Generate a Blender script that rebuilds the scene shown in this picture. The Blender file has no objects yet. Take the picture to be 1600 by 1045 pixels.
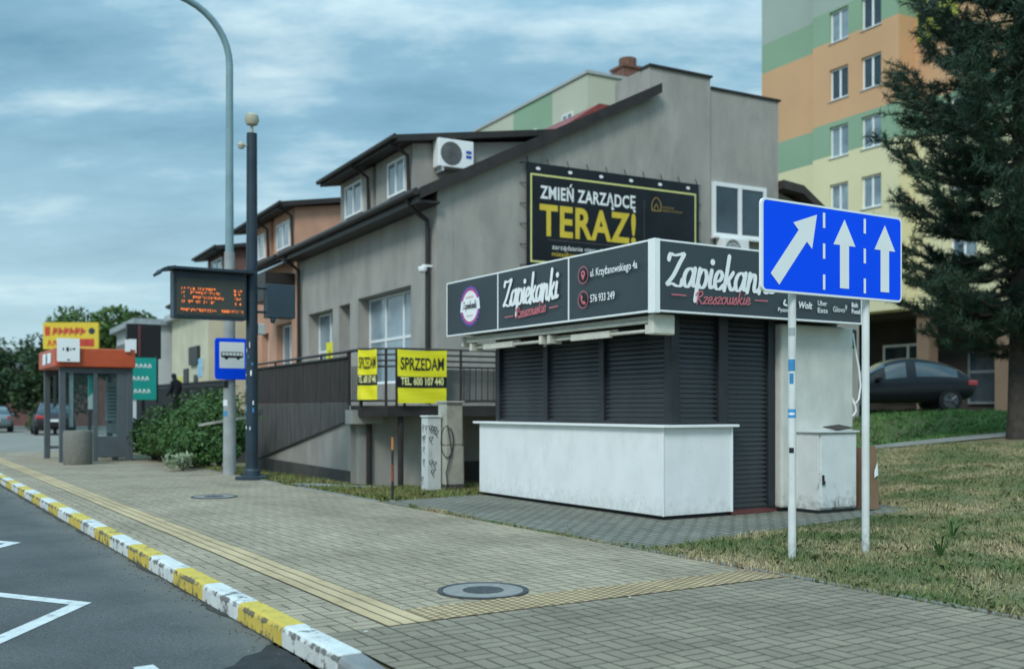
import bpy, bmesh, math, random
import numpy as np
from mathutils import Vector, Matrix
random.seed(7); rng = np.random.default_rng(7)
R = math.radians
scene = bpy.context.scene
COL = scene.collection

# ------------------------------------------------------------------ camera
cam_d = bpy.data.cameras.new("camera"); cam = bpy.data.objects.new("camera", cam_d); COL.objects.link(cam)
cam.location = (0, 0, 1.3); cam.rotation_euler = (R(90), 0, 0)
cam_d.sensor_fit = 'HORIZONTAL'; cam_d.sensor_width = 36; cam_d.lens = 36
cam_d.shift_y = 0.0722; cam_d.clip_start = 0.1; cam_d.clip_end = 3000
cam_d.dof.use_dof = True; cam_d.dof.focus_distance = 8.6; cam_d.dof.aperture_fstop = 1.5
scene.camera = cam

# ------------------------------------------------------------------ sun and sky (overcast)
SUN_DIR = Vector((-0.30, -0.75, 0.75)).normalized()
sun_d = bpy.data.lights.new("sun", 'SUN'); sun_d.energy = 1.4; sun_d.angle = R(16); sun_d.color = (1.0, .99, .95)
sun = bpy.data.objects.new("sun", sun_d); COL.objects.link(sun); sun.location = (-20, -40, 40)
sun.rotation_euler = SUN_DIR.to_track_quat('Z', 'Y').to_euler()
W = bpy.data.worlds.new("World"); scene.world = W; W.use_nodes = True
nt = W.node_tree; N = nt.nodes; L = nt.links
for n in list(N): N.remove(n)
def wn(t, **k):
    n = N.new(t)
    for a, b in k.items(): setattr(n, a, b)
    return n
def wmath(op, a, b=None):
    n = wn('ShaderNodeMath', operation=op)
    for i, v in enumerate((a, b)):
        if v is None: continue
        if isinstance(v, (int, float)): n.inputs[i].default_value = v
        else: L.new(v, n.inputs[i])
    return n.outputs[0]
out = wn('ShaderNodeOutputWorld'); bg = wn('ShaderNodeBackground'); bg.inputs[1].default_value = 0.1
L.new(bg.outputs[0], out.inputs[0])
sky = wn('ShaderNodeTexSky'); sky.sky_type = 'NISHITA'; sky.sun_disc = False
sky.sun_elevation = math.asin(SUN_DIR.z); sky.sun_rotation = math.atan2(SUN_DIR.x, SUN_DIR.y)
tc = wn('ShaderNodeTexCoord'); sep = wn('ShaderNodeSeparateXYZ'); L.new(tc.outputs['Generated'], sep.inputs[0])
zz = wmath('ADD', wmath('MAXIMUM', sep.outputs[2], 0.0), 0.20)
cmb = wn('ShaderNodeCombineXYZ'); L.new(wmath('DIVIDE', sep.outputs[0], zz), cmb.inputs[0]); L.new(wmath('DIVIDE', sep.outputs[1], zz), cmb.inputs[1])
def wnoise(scale, detail, rough, off):
    mp = wn('ShaderNodeMapping'); mp.inputs[1].default_value = off; mp.inputs[3].default_value = (0.55, 1, 1); L.new(cmb.outputs[0], mp.inputs[0])
    n = wn('ShaderNodeTexNoise'); n.inputs['Scale'].default_value = scale; n.inputs['Detail'].default_value = detail; n.inputs['Roughness'].default_value = rough
    L.new(mp.outputs[0], n.inputs['Vector']); return n.outputs[0]
n1 = wnoise(2.3, 8, .6, (3.1, 1.7, 0)); n2 = wnoise(.8, 3, .5, (8.2, 4.4, 0))
mixn = wmath('ADD', wmath('MULTIPLY', n1, .55), wmath('MULTIPLY', n2, .45))
ramp = wn('ShaderNodeValToRGB'); L.new(mixn, ramp.inputs[0])
e = ramp.color_ramp.elements
e[0].position = .385; e[0].color = (.155, .345, .485, 1); e[1].position = .585; e[1].color = (.66, .86, .93, 1)
m_ = ramp.color_ramp.elements.new(.50); m_.color = (.285, .52, .67, 1)
hz = wn('ShaderNodeMapRange'); hz.inputs[1].default_value = 0.02; hz.inputs[2].default_value = .26; hz.inputs[3].default_value = .72; hz.inputs[4].default_value = 0.0
L.new(sep.outputs[2], hz.inputs[0])
hm = wn('ShaderNodeMix', data_type='RGBA'); L.new(hz.outputs[0], hm.inputs[0]); L.new(ramp.outputs[0], hm.inputs[6]); hm.inputs[7].default_value = (.62, .84, .89, 1)
gain = wmath('MULTIPLY', wmath('ADD', 1.0, wmath('MULTIPLY', wmath('MAXIMUM', wmath('SUBTRACT', sep.outputs[2], .33), 0.0), 3.0)), 7.1)
vm = wn('ShaderNodeVectorMath', operation='SCALE'); L.new(hm.outputs[2], vm.inputs[0]); L.new(gain, vm.inputs[3])
fm = wn('ShaderNodeMix', data_type='RGBA'); fm.inputs[0].default_value = .94; L.new(sky.outputs[0], fm.inputs[6]); L.new(vm.outputs[0], fm.inputs[7])
L.new(fm.outputs[2], bg.inputs[0])
scene.view_settings.view_transform = 'Standard'; scene.view_settings.look = 'None'; scene.view_settings.gamma = 1; scene.view_settings.exposure = 0.5
scene.cycles.max_bounces = 6; scene.cycles.transparent_max_bounces = 12; scene.cycles.use_denoising = True

# ------------------------------------------------------------------ materials
MATS = {}
def mat(name, col, rough=.65, var=.18, scale=3.0, bump=0.0, bscale=80, metal=0.0, col2=None, stretch=(1, 1, 1), dirt=0.0, dirtcol=(.08, .075, .06), spec=.4, island=0.0, emit=None, estr=1.0, trans=0.0, dscale=1.3, dth=(.5, .72), splash=0.0, spz=(.04, .34)):
    if name in MATS: return MATS[name]
    m = bpy.data.materials.new(name); m.use_nodes = True; t = m.node_tree; n = t.nodes; l = t.links
    b = n['Principled BSDF']; b.inputs['Roughness'].default_value = rough; b.inputs['Metallic'].default_value = metal
    b.inputs['Specular IOR Level'].default_value = spec
    tcn = n.new('ShaderNodeTexCoord'); mp = n.new('ShaderNodeMapping'); mp.inputs[3].default_value = stretch; l.new(tcn.outputs['Object'], mp.inputs[0])
    nz = n.new('ShaderNodeTexNoise'); nz.inputs['Scale'].default_value = scale; nz.inputs['Detail'].default_value = 6; l.new(mp.outputs[0], nz.inputs['Vector'])
    c2 = col2 or tuple(c * (1 - var) for c in col); c1 = col if col2 else tuple(min(1, c * (1 + var)) for c in col)
    r = n.new('ShaderNodeValToRGB'); r.color_ramp.elements[0].position = .32; r.color_ramp.elements[1].position = .68
    r.color_ramp.elements[0].color = (*c2, 1); r.color_ramp.elements[1].color = (*c1, 1); l.new(nz.outputs[0], r.inputs[0])
    o = r.outputs[0]
    if island:
        g = n.new('ShaderNodeNewGeometry'); hsv = n.new('ShaderNodeHueSaturation'); mr = n.new('ShaderNodeMapRange')
        mr.inputs[3].default_value = 1 - island; mr.inputs[4].default_value = 1 + island; l.new(g.outputs['Random Per Island'], mr.inputs[0])
        l.new(mr.outputs[0], hsv.inputs['Value']); l.new(o, hsv.inputs['Color']); o = hsv.outputs[0]
    if dirt:
        mp2 = n.new('ShaderNodeMapping'); mp2.inputs[3].default_value = (1, 1, .35); l.new(tcn.outputs['Object'], mp2.inputs[0])
        dz = n.new('ShaderNodeTexNoise'); dz.inputs['Scale'].default_value = dscale; dz.inputs['Detail'].default_value = 10; dz.inputs['Roughness'].default_value = .68; l.new(mp2.outputs[0], dz.inputs['Vector'])
        dr = n.new('ShaderNodeMapRange'); dr.inputs[1].default_value = dth[0]; dr.inputs[2].default_value = dth[1]; dr.inputs[4].default_value = dirt; l.new(dz.outputs[0], dr.inputs[0])
        mx = n.new('ShaderNodeMix'); mx.data_type = 'RGBA'; l.new(dr.outputs[0], mx.inputs[0]); l.new(o, mx.inputs[6]); mx.inputs[7].default_value = (*dirtcol, 1); o = mx.outputs[2]
    if splash:
        sx = n.new('ShaderNodeSeparateXYZ'); l.new(tcn.outputs['Object'], sx.inputs[0]); zr = n.new('ShaderNodeMapRange'); zr.inputs[1].default_value = spz[0]; zr.inputs[2].default_value = spz[1]; zr.inputs[3].default_value = .30; zr.inputs[4].default_value = 0; l.new(sx.outputs[2], zr.inputs[0])
        sn = n.new('ShaderNodeTexNoise'); sn.inputs['Scale'].default_value = 11; sn.inputs['Detail'].default_value = 9; sn.inputs['Roughness'].default_value = .7; l.new(tcn.outputs['Object'], sn.inputs['Vector'])
        sa = n.new('ShaderNodeMath'); sa.operation = 'ADD'; l.new(zr.outputs[0], sa.inputs[0]); l.new(sn.outputs[0], sa.inputs[1])
        sm = n.new('ShaderNodeMapRange'); sm.inputs[1].default_value = .62; sm.inputs[2].default_value = .88; sm.inputs[4].default_value = splash; l.new(sa.outputs[0], sm.inputs[0])
        mz = n.new('ShaderNodeMix'); mz.data_type = 'RGBA'; l.new(sm.outputs[0], mz.inputs[0]); l.new(o, mz.inputs[6]); mz.inputs[7].default_value = (.20, .19, .16, 1); o = mz.outputs[2]
    l.new(o, b.inputs['Base Color'])
    if bump:
        bz = n.new('ShaderNodeTexNoise'); bz.inputs['Scale'].default_value = bscale; bz.inputs['Detail'].default_value = 4; l.new(tcn.outputs['Object'], bz.inputs['Vector'])
        bp = n.new('ShaderNodeBump'); bp.inputs['Strength'].default_value = bump; bp.inputs['Distance'].default_value = .02; l.new(bz.outputs[0], bp.inputs['Height']); l.new(bp.outputs[0], b.inputs['Normal'])
    if emit: b.inputs['Emission Color'].default_value = (*emit, 1); b.inputs['Emission Strength'].default_value = estr
    if trans:
        tr = n.new('ShaderNodeBsdfTransparent'); tr.inputs[0].default_value = (.86, .93, .93, 1); ms = n.new('ShaderNodeMixShader'); ms.inputs[0].default_value = trans
        l.new(b.outputs[0], ms.inputs[1]); l.new(tr.outputs[0], ms.inputs[2]); l.new(ms.outputs[0], n['Material Output'].inputs[0])
    MATS[name] = m; return m

def paver_mat(name, ca, cb, cm, bw, rh, weave, off=.0, mort=.006, patch=None, wob=.0):
    m = bpy.data.materials.new(name); m.use_nodes = True; t = m.node_tree; n = t.nodes; l = t.links; b = n['Principled BSDF']; b.inputs['Roughness'].default_value = .85; b.inputs['Specular IOR Level'].default_value = .25
    uv = n.new('ShaderNodeUVMap'); uv.uv_map = 'uv'; vec = uv.outputs[0]
    wz = n.new('ShaderNodeTexNoise'); wz.inputs['Scale'].default_value = 1.7; wz.inputs['Detail'].default_value = 2; l.new(vec, wz.inputs['Vector'])
    ws = n.new('ShaderNodeVectorMath'); ws.operation = 'SCALE'; ws.inputs[3].default_value = .03; l.new(wz.outputs['Color'], ws.inputs[0])
    wa = n.new('ShaderNodeVectorMath'); wa.operation = 'ADD'; l.new(vec, wa.inputs[0]); l.new(ws.outputs[0], wa.inputs[1]); vec = wa.outputs[0]
    def brick(rot):
        mp = n.new('ShaderNodeMapping'); mp.inputs[2].default_value = (0, 0, R(90) if rot else 0); l.new(vec, mp.inputs[0])
        k = n.new('ShaderNodeTexBrick'); k.offset = off; k.offset_frequency = 2; k.squash = 1
        k.inputs['Scale'].default_value = 1; k.inputs['Brick Width'].default_value = bw; k.inputs['Row Height'].default_value = rh; k.inputs['Mortar Size'].default_value = mort; k.inputs['Mortar Smooth'].default_value = .25
        k.inputs['Color1'].default_value = (*ca, 1); k.inputs['Color2'].default_value = (*cb, 1); k.inputs['Mortar'].default_value = (*cm, 1); l.new(mp.outputs[0], k.inputs['Vector']); return k
    k0 = brick(False); c, f = k0.outputs[0], k0.outputs[1]
    if weave:
        k1 = brick(True); ch = n.new('ShaderNodeTexChecker'); ch.inputs['Scale'].default_value = 1 / bw; l.new(vec, ch.inputs['Vector'])
        mx = n.new('ShaderNodeMix'); mx.data_type = 'RGBA'; l.new(ch.outputs['Fac'], mx.inputs[0]); l.new(c, mx.inputs[6]); l.new(k1.outputs[0], mx.inputs[7])
        mf = n.new('ShaderNodeMix'); mf.data_type = 'FLOAT'; l.new(ch.outputs['Fac'], mf.inputs[0]); l.new(f, mf.inputs[2]); l.new(k1.outputs[1], mf.inputs[3]); c, f = mx.outputs[2], mf.outputs[0]
    nz = n.new('ShaderNodeTexNoise'); nz.inputs['Scale'].default_value = .9; nz.inputs['Detail'].default_value = 8; nz.inputs['Roughness'].default_value = .65; l.new(uv.outputs[0], nz.inputs['Vector'])
    mr = n.new('ShaderNodeMapRange'); mr.inputs[1].default_value = .3; mr.inputs[2].default_value = .7; mr.inputs[3].default_value = .72; mr.inputs[4].default_value = 1.22; l.new(nz.outputs[0], mr.inputs[0])
    gz = n.new('ShaderNodeTexNoise'); gz.inputs['Scale'].default_value = 90; gz.inputs['Detail'].default_value = 3; l.new(uv.outputs[0], gz.inputs['Vector'])
    gr = n.new('ShaderNodeMapRange'); gr.inputs[1].default_value = .3; gr.inputs[2].default_value = .7; gr.inputs[3].default_value = .86; gr.inputs[4].default_value = 1.14; l.new(gz.outputs[0], gr.inputs[0])
    sp = n.new('ShaderNodeTexNoise'); sp.inputs['Scale'].default_value = 5.5; sp.inputs['Detail'].default_value = 4; l.new(uv.outputs[0], sp.inputs['Vector'])
    sr = n.new('ShaderNodeMapRange'); sr.inputs[1].default_value = .60; sr.inputs[2].default_value = .70; sr.inputs[3].default_value = 1; sr.inputs[4].default_value = .74; l.new(sp.outputs[0], sr.inputs[0])
    m0 = n.new('ShaderNodeMath'); m0.operation = 'MULTIPLY'; l.new(mr.outputs[0], m0.inputs[0]); l.new(sr.outputs[0], m0.inputs[1])
    mm = n.new('ShaderNodeMath'); mm.operation = 'MULTIPLY'; l.new(m0.outputs[0], mm.inputs[0]); l.new(gr.outputs[0], mm.inputs[1])
    sc = n.new('ShaderNodeVectorMath'); sc.operation = 'SCALE'; l.new(c, sc.inputs[0]); l.new(mm.outputs[0], sc.inputs[3]); l.new(sc.outputs[0], b.inputs['Base Color'])
    inv = n.new('ShaderNodeMath'); inv.operation = 'SUBTRACT'; inv.inputs[0].default_value = 1; l.new(f, inv.inputs[1])
    ad = n.new('ShaderNodeMath'); ad.operation = 'MULTIPLY_ADD'; ad.inputs[1].default_value = .25; l.new(gz.outputs[0], ad.inputs[0]); l.new(inv.outputs[0], ad.inputs[2])
    bp = n.new('ShaderNodeBump'); bp.inputs['Strength'].default_value = .7; bp.inputs['Distance'].default_value = .008; l.new(ad.outputs[0], bp.inputs['Height']); l.new(bp.outputs[0], b.inputs['Normal'])
    return m

# ------------------------------------------------------------------ frames: street (u along kerb, s away from it) and building (p along facade, q along gable)
UV_ = Vector((-.531, .847, 0)); SV = Vector((.847, .531, 0)); ZV = Vector((0, 0, 1))
def S(u, s, z=0.0): return UV_ * u + SV * (s + 2.23) + ZV * z
def US(x, y): return (-.531 * x + .847 * y, .847 * x + .531 * y - 2.23)
PV = Vector((-.482, .876, 0)); QV = Vector((.876, .482, 0)); B0 = Vector((-1.755, 24, 0))
def B(p, q, z=0.0): return B0 + PV * p + QV * q + ZV * z
T0 = Vector((17.3, 45.8, 0))
def T(p, q, z=0.0): return T0 + PV * p + QV * q + ZV * z
def XY(x, y, z=0.0): return Vector((x, y, z))
def rot_frame(o, ang):
    o = Vector(o); a = Vector((math.cos(ang), math.sin(ang), 0)); b = Vector((-math.sin(ang), math.cos(ang), 0))
    return lambda x, y, z=0.0: o + a * x + b * y + ZV * z
def sst(a, b, x):
    t = min(1, max(0, (x - a) / (b - a))); return t * t * (3 - 2 * t)
def terr(u, s):
    r = .07 * max(0, s - 8.5)
    if r > 1.2: r = 1.2
    r *= 1 - .0
    w = sst(14, 18, u) * (1 - sst(16, 24, s))
    lft = -.38 * sst(3.9, 7, s)
    z = r * (1 - w) + lft * w
    if s < 3.8: z = 0
    if s > 3.84 and s < 12 and (u < 6.9 or u > 14.5): z += .012 * math.sin(u * 1.7 + s * 2.3) * sst(3.84, 5, s)
    return z

# ------------------------------------------------------------------ mesh builder
class MB:
    def __init__(self, f=None): self.v = []; self.fc = []; self.mi = []; self.uv = None; self.f = f or (lambda x, y, z=0.0: Vector((x, y, z))); self.k = 0
    def face(self, pts, m=0):
        i = len(self.v); self.v += [tuple(p) for p in pts]; self.fc.append(tuple(range(i, i + len(pts)))); self.mi.append(m)
    def box(self, x0, x1, y0, y1, z0, z1, m=0):
        F = self.f; i = len(self.v)
        self.v += [tuple(F(x, y, z)) for z in (z0, z1) for y in (y0, y1) for x in (x0, x1)]
        for a in ((0, 2, 3, 1), (4, 5, 7, 6), (0, 1, 5, 4), (2, 6, 7, 3), (0, 4, 6, 2), (1, 3, 7, 5)):
            self.fc.append(tuple(i + k for k in a)); self.mi.append(m)
        return self
    def prism(self, poly, vec, m=0):            # world-space polygon pushed along vec
        vec = Vector(vec); a = [Vector(p) for p in poly]; b = [p + vec for p in a]; n = len(a); i = len(self.v)
        self.v += [tuple(p) for p in a + b]; self.fc.append(tuple(range(i, i + n))); self.mi.append(m)
        self.fc.append(tuple(range(i + 2 * n - 1, i + n - 1, -1))); self.mi.append(m)
        for k in range(n):
            j = (k + 1) % n; self.fc.append((i + k, i + j, i + n + j, i + n + k)); self.mi.append(m)
        return self
    def tube(self, pts, r, seg=10, m=0, cap=True):
        pts = [Vector(p) for p in pts]; n = len(pts); rs = r if isinstance(r, (list, tuple)) else [r] * n; i = len(self.v)
        prev = None
        for k, p in enumerate(pts):
            d = (pts[min(k + 1, n - 1)] - pts[max(k - 1, 0)]).normalized()
            if prev is None:
                a = d.cross(ZV) if abs(d.z) < .9 else d.cross(Vector((1, 0, 0)))
            else: a = prev - d * prev.dot(d)
            a.normalize(); prev = a; b = d.cross(a)
            for j in range(seg):
                t = 2 * math.pi * j / seg; self.v.append(tuple(p + (a * math.cos(t) + b * math.sin(t)) * rs[k]))
        for k in range(n - 1):
            for j in range(seg):
                q = (j + 1) % seg; self.fc.append((i + k * seg + j, i + k * seg + q, i + (k + 1) * seg + q, i + (k + 1) * seg + j)); self.mi.append(m)
        if cap:
            self.fc.append(tuple(i + j for j in range(seg))); self.mi.append(m); self.fc.append(tuple(i + (n - 1) * seg + j for j in range(seg - 1, -1, -1))); self.mi.append(m)
        return self
    def lathe(self, c, prof, seg=24, m=0):
        c = Vector(c); i = len(self.v); n = len(prof)
        for r, z in prof:
            for j in range(seg):
                t = 2 * math.pi * j / seg; self.v.append((c.x + r * math.cos(t), c.y + r * math.sin(t), c.z + z))
        for k in range(n - 1):
            for j in range(seg):
                q = (j + 1) % seg; self.fc.append((i + k * seg + j, i + k * seg + q, i + (k + 1) * seg + q, i + (k + 1) * seg + j)); self.mi.append(m)
        self.fc.append(tuple(i + j for j in range(seg - 1, -1, -1))); self.mi.append(m); self.fc.append(tuple(i + (n - 1) * seg + j for j in range(seg))); self.mi.append(m)
        return self

def wloc(o):
    v = Vector((0, 0, 0))
    while o is not None: v = v + o.location; o = o.parent
    return v
def build(name, mb, mats, parent=None, smooth=False, bevel=0.0, fix=True, loc=None):
    me = bpy.data.meshes.new(name)
    off = wloc(parent) if parent is not None else (Vector(loc) if loc is not None else Vector((0, 0, 0)))
    me.from_pydata([(v[0] - off.x, v[1] - off.y, v[2] - off.z) for v in mb.v], [], mb.fc)
    if not isinstance(mats, (list, tuple)): mats = [mats]
    for m in mats: me.materials.append(m)
    if len(mats) > 1: me.polygons.foreach_set('material_index', mb.mi)
    if mb.uv is not None:
        ul = me.uv_layers.new(name='uv'); li = np.zeros(len(me.loops), dtype=np.int32); me.loops.foreach_get('vertex_index', li)
        ul.data.foreach_set('uv', np.array(mb.uv, dtype=np.float32)[li].ravel())
    if fix:
        bm = bmesh.new(); bm.from_mesh(me); bmesh.ops.recalc_face_normals(bm, faces=bm.faces); bm.to_mesh(me); bm.free()
    if smooth:
        me.polygons.foreach_set('use_smooth', [True] * len(me.polygons))
        try: me.set_sharp_from_angle(angle=R(38))
        except Exception: pass
    o = bpy.data.objects.new(name, me); COL.objects.link(o)
    if parent is not None: o.parent = parent
    elif loc is not None: o.location = off
    if bevel:
        bv = o.modifiers.new('bevel', 'BEVEL'); bv.width = bevel; bv.segments = 2; bv.limit_method = 'ANGLE'
    return o
def islands(name, mb, mats, parent=None, **k):
    par = list(range(len(mb.v)))
    def find(a):
        while par[a] != a: par[a] = par[par[a]]; a = par[a]
        return a
    for f in mb.fc:
        for a in f[1:]: par[find(a)] = find(f[0])
    grp = {}
    for f, m in zip(mb.fc, mb.mi): grp.setdefault(find(f[0]), []).append((f, m))
    for fs in grp.values():
        q = MB(); mp = {}
        for f, m in fs:
            for a in f:
                if a not in mp: mp[a] = len(q.v); q.v.append(mb.v[a])
            q.fc.append(tuple(mp[a] for a in f)); q.mi.append(m)
        build(name, q, mats, parent, **k)
def tag(o, label=None, cat=None, group=None, kind=None):
    if label: o['label'] = label
    if cat: o['category'] = cat
    if group: o['group'] = group
    if kind: o['kind'] = kind
    return o
def thing(name, loc, label, cat, group=None):
    o = bpy.data.objects.new(name, None); COL.objects.link(o); o.location = loc; o.empty_display_size = .2
    return tag(o, label, cat, group)
def copy_tree(o, parent=None):
    c = o.copy(); COL.objects.link(c)
    if parent is not None: c.parent = parent
    for ch in list(o.children): copy_tree(ch, c)
    return c

# ---- text and flat artwork on a board (origin, right, up): everything is thin sheet laid proud of the board
TXT = {}
def text_mesh(body, shear=0.0, bold=0.0, space=1.0):
    key = (body, shear, bold, space)
    if key in TXT: return TXT[key]
    cu = bpy.data.curves.new('t', 'FONT'); cu.body = body; cu.size = 1; cu.shear = shear; cu.offset = bold; cu.space_character = space; cu.resolution_u = 4
    ob = bpy.data.objects.new('t', cu); COL.objects.link(ob); dg = bpy.context.evaluated_depsgraph_get(); dg.update()
    me = bpy.data.meshes.new_from_object(ob.evaluated_get(dg)); vs = [(v.co.x, v.co.y) for v in me.vertices]; fs = [tuple(p.vertices) for p in me.polygons]
    bpy.data.objects.remove(ob); bpy.data.curves.remove(cu); bpy.data.meshes.remove(me)
    TXT[key] = (vs, fs); return TXT[key]
class Board:
    def __init__(self, mb, o, right, up=ZV):
        self.mb = mb; self.o = Vector(o); self.r = Vector(right).normalized(); self.u = Vector(up).normalized(); self.n = self.r.cross(self.u); self.d = .004
    def P(self, x, y, d=None): return self.o + self.r * x + self.u * y + self.n * (self.d if d is None else d)
    def poly(self, pts, m, d=None):
        self.d += .00025; self.mb.face([self.P(x, y, d) for x, y in pts], m)
    def rect(self, x0, x1, y0, y1, m): self.poly([(x0, y0), (x1, y0), (x1, y1), (x0, y1)], m)
    def disc(self, x, y, r, m, seg=28, ry=None): self.poly([(x + r * math.cos(2 * math.pi * k / seg), y + (ry or r) * math.sin(2 * math.pi * k / seg)) for k in range(seg)], m)
    def ring(self, x, y, r0, r1, m, seg=32):
        self.d += .00025
        for k in range(seg):
            a, b = 2 * math.pi * k / seg, 2 * math.pi * (k + 1) / seg
            self.mb.face([self.P(x + r * math.cos(t), y + r * math.sin(t)) for r, t in ((r0, a), (r1, a), (r1, b), (r0, b))], m)
    def frame(self, x0, x1, y0, y1, w, m):
        self.rect(x0, x1, y0, y0 + w, m); self.rect(x0, x1, y1 - w, y1, m); self.rect(x0, x0 + w, y0 + w, y1 - w, m); self.rect(x1 - w, x1, y0 + w, y1 - w, m)
    def text(self, s, x0, x1, y0, y1, m, bold=0.0, shear=0.0, space=1.0, keep=None):
        """fit the ink of s to the box; y0 baseline, y1 cap height"""
        vs, fs = text_mesh(s, shear, bold, space); xs = [v[0] for v in vs]; a, b = min(xs), max(xs)
        cap = max(v[1] for v in text_mesh('H', 0, bold, 1)[0]); self.d += .00025
        sx = (x1 - x0) / (b - a) if x1 is not None else (y1 - y0) / cap; sy = (y1 - y0) / cap; i = len(self.mb.v)
        self.mb.v += [tuple(self.P(x0 + (v[0] - a) * sx, y0 + v[1] * sy)) for v in vs]
        for f in fs: self.mb.fc.append(tuple(i + k for k in f)); self.mb.mi.append(m)
    def stroke(self, pts, w, m, con=.55, nib=None):
        P = [Vector((p[0], p[1], 0)) for p in pts]
        if len(P) > 2:
            q = []; E = [P[0]] + P + [P[-1]]
            for k in range(1, len(E) - 2):
                a, b, c, d = E[k - 1:k + 3]
                for j in range(6):
                    t = j / 6; q.append(.5 * ((2 * b) + (c - a) * t + (2 * a - 5 * b + 4 * c - d) * t * t + (3 * b - a - 3 * c + d) * t ** 3))
            q.append(P[-1]); P = q
        Lf, Rt = [], []
        for k, p in enumerate(P):
            d = (P[min(k + 1, len(P) - 1)] - P[max(k - 1, 0)])
            d = d.normalized() if d.length > 1e-9 else Vector((1, 0, 0))
            ww = w * (1 - con + con * abs(d.y)) / 2; nn = Vector((-d.y, d.x, 0)) * ww
            Lf.append(p + nn); Rt.append(p - nn)
        for k in range(len(P) - 1):
            self.d += .00002; self.mb.face([self.P(a.x, a.y) for a in (Lf[k], Rt[k], Rt[k + 1], Lf[k + 1])], m)
        for p, q in ((P[0], 0), (P[-1], -1)):
            r = (Lf[q] - Rt[q]).length / 2; self.d += .00002; self.mb.face([self.P(p.x + r * math.cos(t * .7854), p.y + r * math.sin(t * .7854)) for t in range(8)], m)
GL = {'Z': (1.12, [[(.02, 1.38), (.12, 1.68), (.4, 1.62), (.75, 1.68), (1.06, 1.74), (.8, 1.25), (.42, .55), (.02, .06), (.35, .12), (.7, .02), (.98, .06), (1.06, .34)]]),
 'a': (.93, [[(.72, .8), (.5, 1.0), (.2, .85), (.06, .45), (.16, .08), (.38, .04), (.6, .35), (.74, .8)], [(.8, 1.0), (.72, .4), (.76, .08), (.96, .12)]]),
 'p': (.86, [[(.22, 1.0), (.14, .4), (.02, -.68)], [(.16, .6), (.36, .95), (.62, .95), (.74, .6), (.62, .15), (.38, .02), (.16, .2)]]),
 'i': (.44, [[(.22, .98), (.14, .4), (.2, .06), (.44, .16)]]),
 'e': (.7, [[(.1, .42), (.42, .5), (.58, .78), (.4, 1.0), (.16, .82), (.06, .4), (.18, .06), (.44, .04), (.7, .26)]]),
 'k': (.84, [[(.3, 1.85), (.2, .9), (.08, 0)], [(.16, .42), (.42, .64), (.68, .98)], [(.32, .6), (.48, .2), (.64, .02), (.86, .16)]]),
 'n': (.9, [[(.2, 1.0), (.14, .5), (.06, 0)], [(.13, .45), (.36, .92), (.58, .95), (.62, .6), (.58, .2), (.68, .03), (.9, .16)]]),
 'R': (.98, [[(.24, 1.65), (.12, .0)], [(-.12, 1.25), (.2, 1.7), (.7, 1.7), (.78, 1.2), (.24, .88), (.5, .5), (.82, .02), (1.0, .12)]]),
 'z': (.68, [[(.04, .85), (.28, .98), (.6, .92), (.32, .48), (.05, .05), (.35, .1), (.68, .08)]]),
 's': (.6, [[(.0, .1), (.4, .98), (.44, .6), (.5, .2), (.25, .0), (.05, .12)]]),
 'o': (.74, [[(.45, 1.0), (.12, .8), (.06, .35), (.28, .02), (.56, .25), (.6, .7), (.42, 1.0), (.6, .85), (.76, .9)]]),
 'w': (.95, [[(.06, .95), (.08, .3), (.24, .02), (.44, .3), (.5, .95), (.5, .3), (.66, .02), (.86, .4), (.86, .95), (.98, .85)]])}
def script(bd, word, x0, x1, y0, xh, w, m, con=.55, slant=.12, rise=0.0):
    tot = sum(GL[c][0] for c in word); sx = (x1 - x0) / tot; x = 0
    for c in word:
        adv, st = GL[c]
        f = lambda p: (x0 + (x + p[0]) * sx + slant * p[1] * xh, y0 + p[1] * xh + rise * (x + p[0]) * sx)
        for s_ in st: bd.stroke([f(p) for p in s_], w, m, con)
        if c == 'i': q = f((.24, 1.45)); bd.disc(q[0], q[1], w * .62, m, 14)
        x += adv

# ------------------------------------------------------------------ shared materials
white = (.78, .79, .78)
M_kw = mat('painted_white_board', white, .55, .05, 2.2, .12, 140, dirt=.34, dirtcol=(.50, .50, .46), dscale=4.0, dth=(.5, .74), splash=.26)
M_kw2 = mat('white_stucco', (.60, .60, .54), .8, .08, 3, .5, 90, dirt=.45, dirtcol=(.34, .34, .30), dscale=2.2, splash=.45)
M_wpl = mat('white_plastic', (.82, .83, .82), .4, .03)
M_dark = mat('anthracite_metal', (.022, .026, .030), .45, .2, 4)
M_darkg = mat('anthracite_sheet', (.036, .050, .058), .42, .10, 1.2, spec=.5)
M_shut = mat('dark_shutter_slats', (.038, .042, .045), .36, .3, 1.6, stretch=(1, 1, .3), spec=.55)
M_cream = mat('cream_metal', (.62, .60, .52), .45, .1, 6, dirt=.3, dirtcol=(.3, .28, .22))
M_red = mat('dull_red_paint', (.14, .045, .042), .5, .2)
M_pink = mat('pink_print', (.62, .16, .19), .5, .03)
M_wpr = mat('white_print', (.84, .85, .85), .5, .02)
M_blk = mat('black_print', (.012, .012, .014), .5, .1)
M_gal = mat('galvanised_steel', (.46, .48, .48), .5, .14, 9, metal=.25, dirt=.4, dirtcol=(.25, .25, .23), dscale=3)
M_wpost = mat('white_painted_post', (.66, .68, .66), .5, .06, 5, dirt=.5, dirtcol=(.34, .34, .31), dscale=3.5, splash=.95, spz=(.0, .28))
M_blue = mat('blue_retroreflective', (.000, .080, .93), .6, .04, 1.2, spec=.12)
M_grey = mat('grey_stucco', (.375, .352, .316), .9, .12, 1.1, .6, 60, dirt=.55, dirtcol=(.24, .226, .204), stretch=(1, 1, .5), dscale=1.7, dth=(.46, .66))
M_greyd = mat('grey_plinth', (.07, .068, .064), .9, .2, 2, .4)
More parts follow.
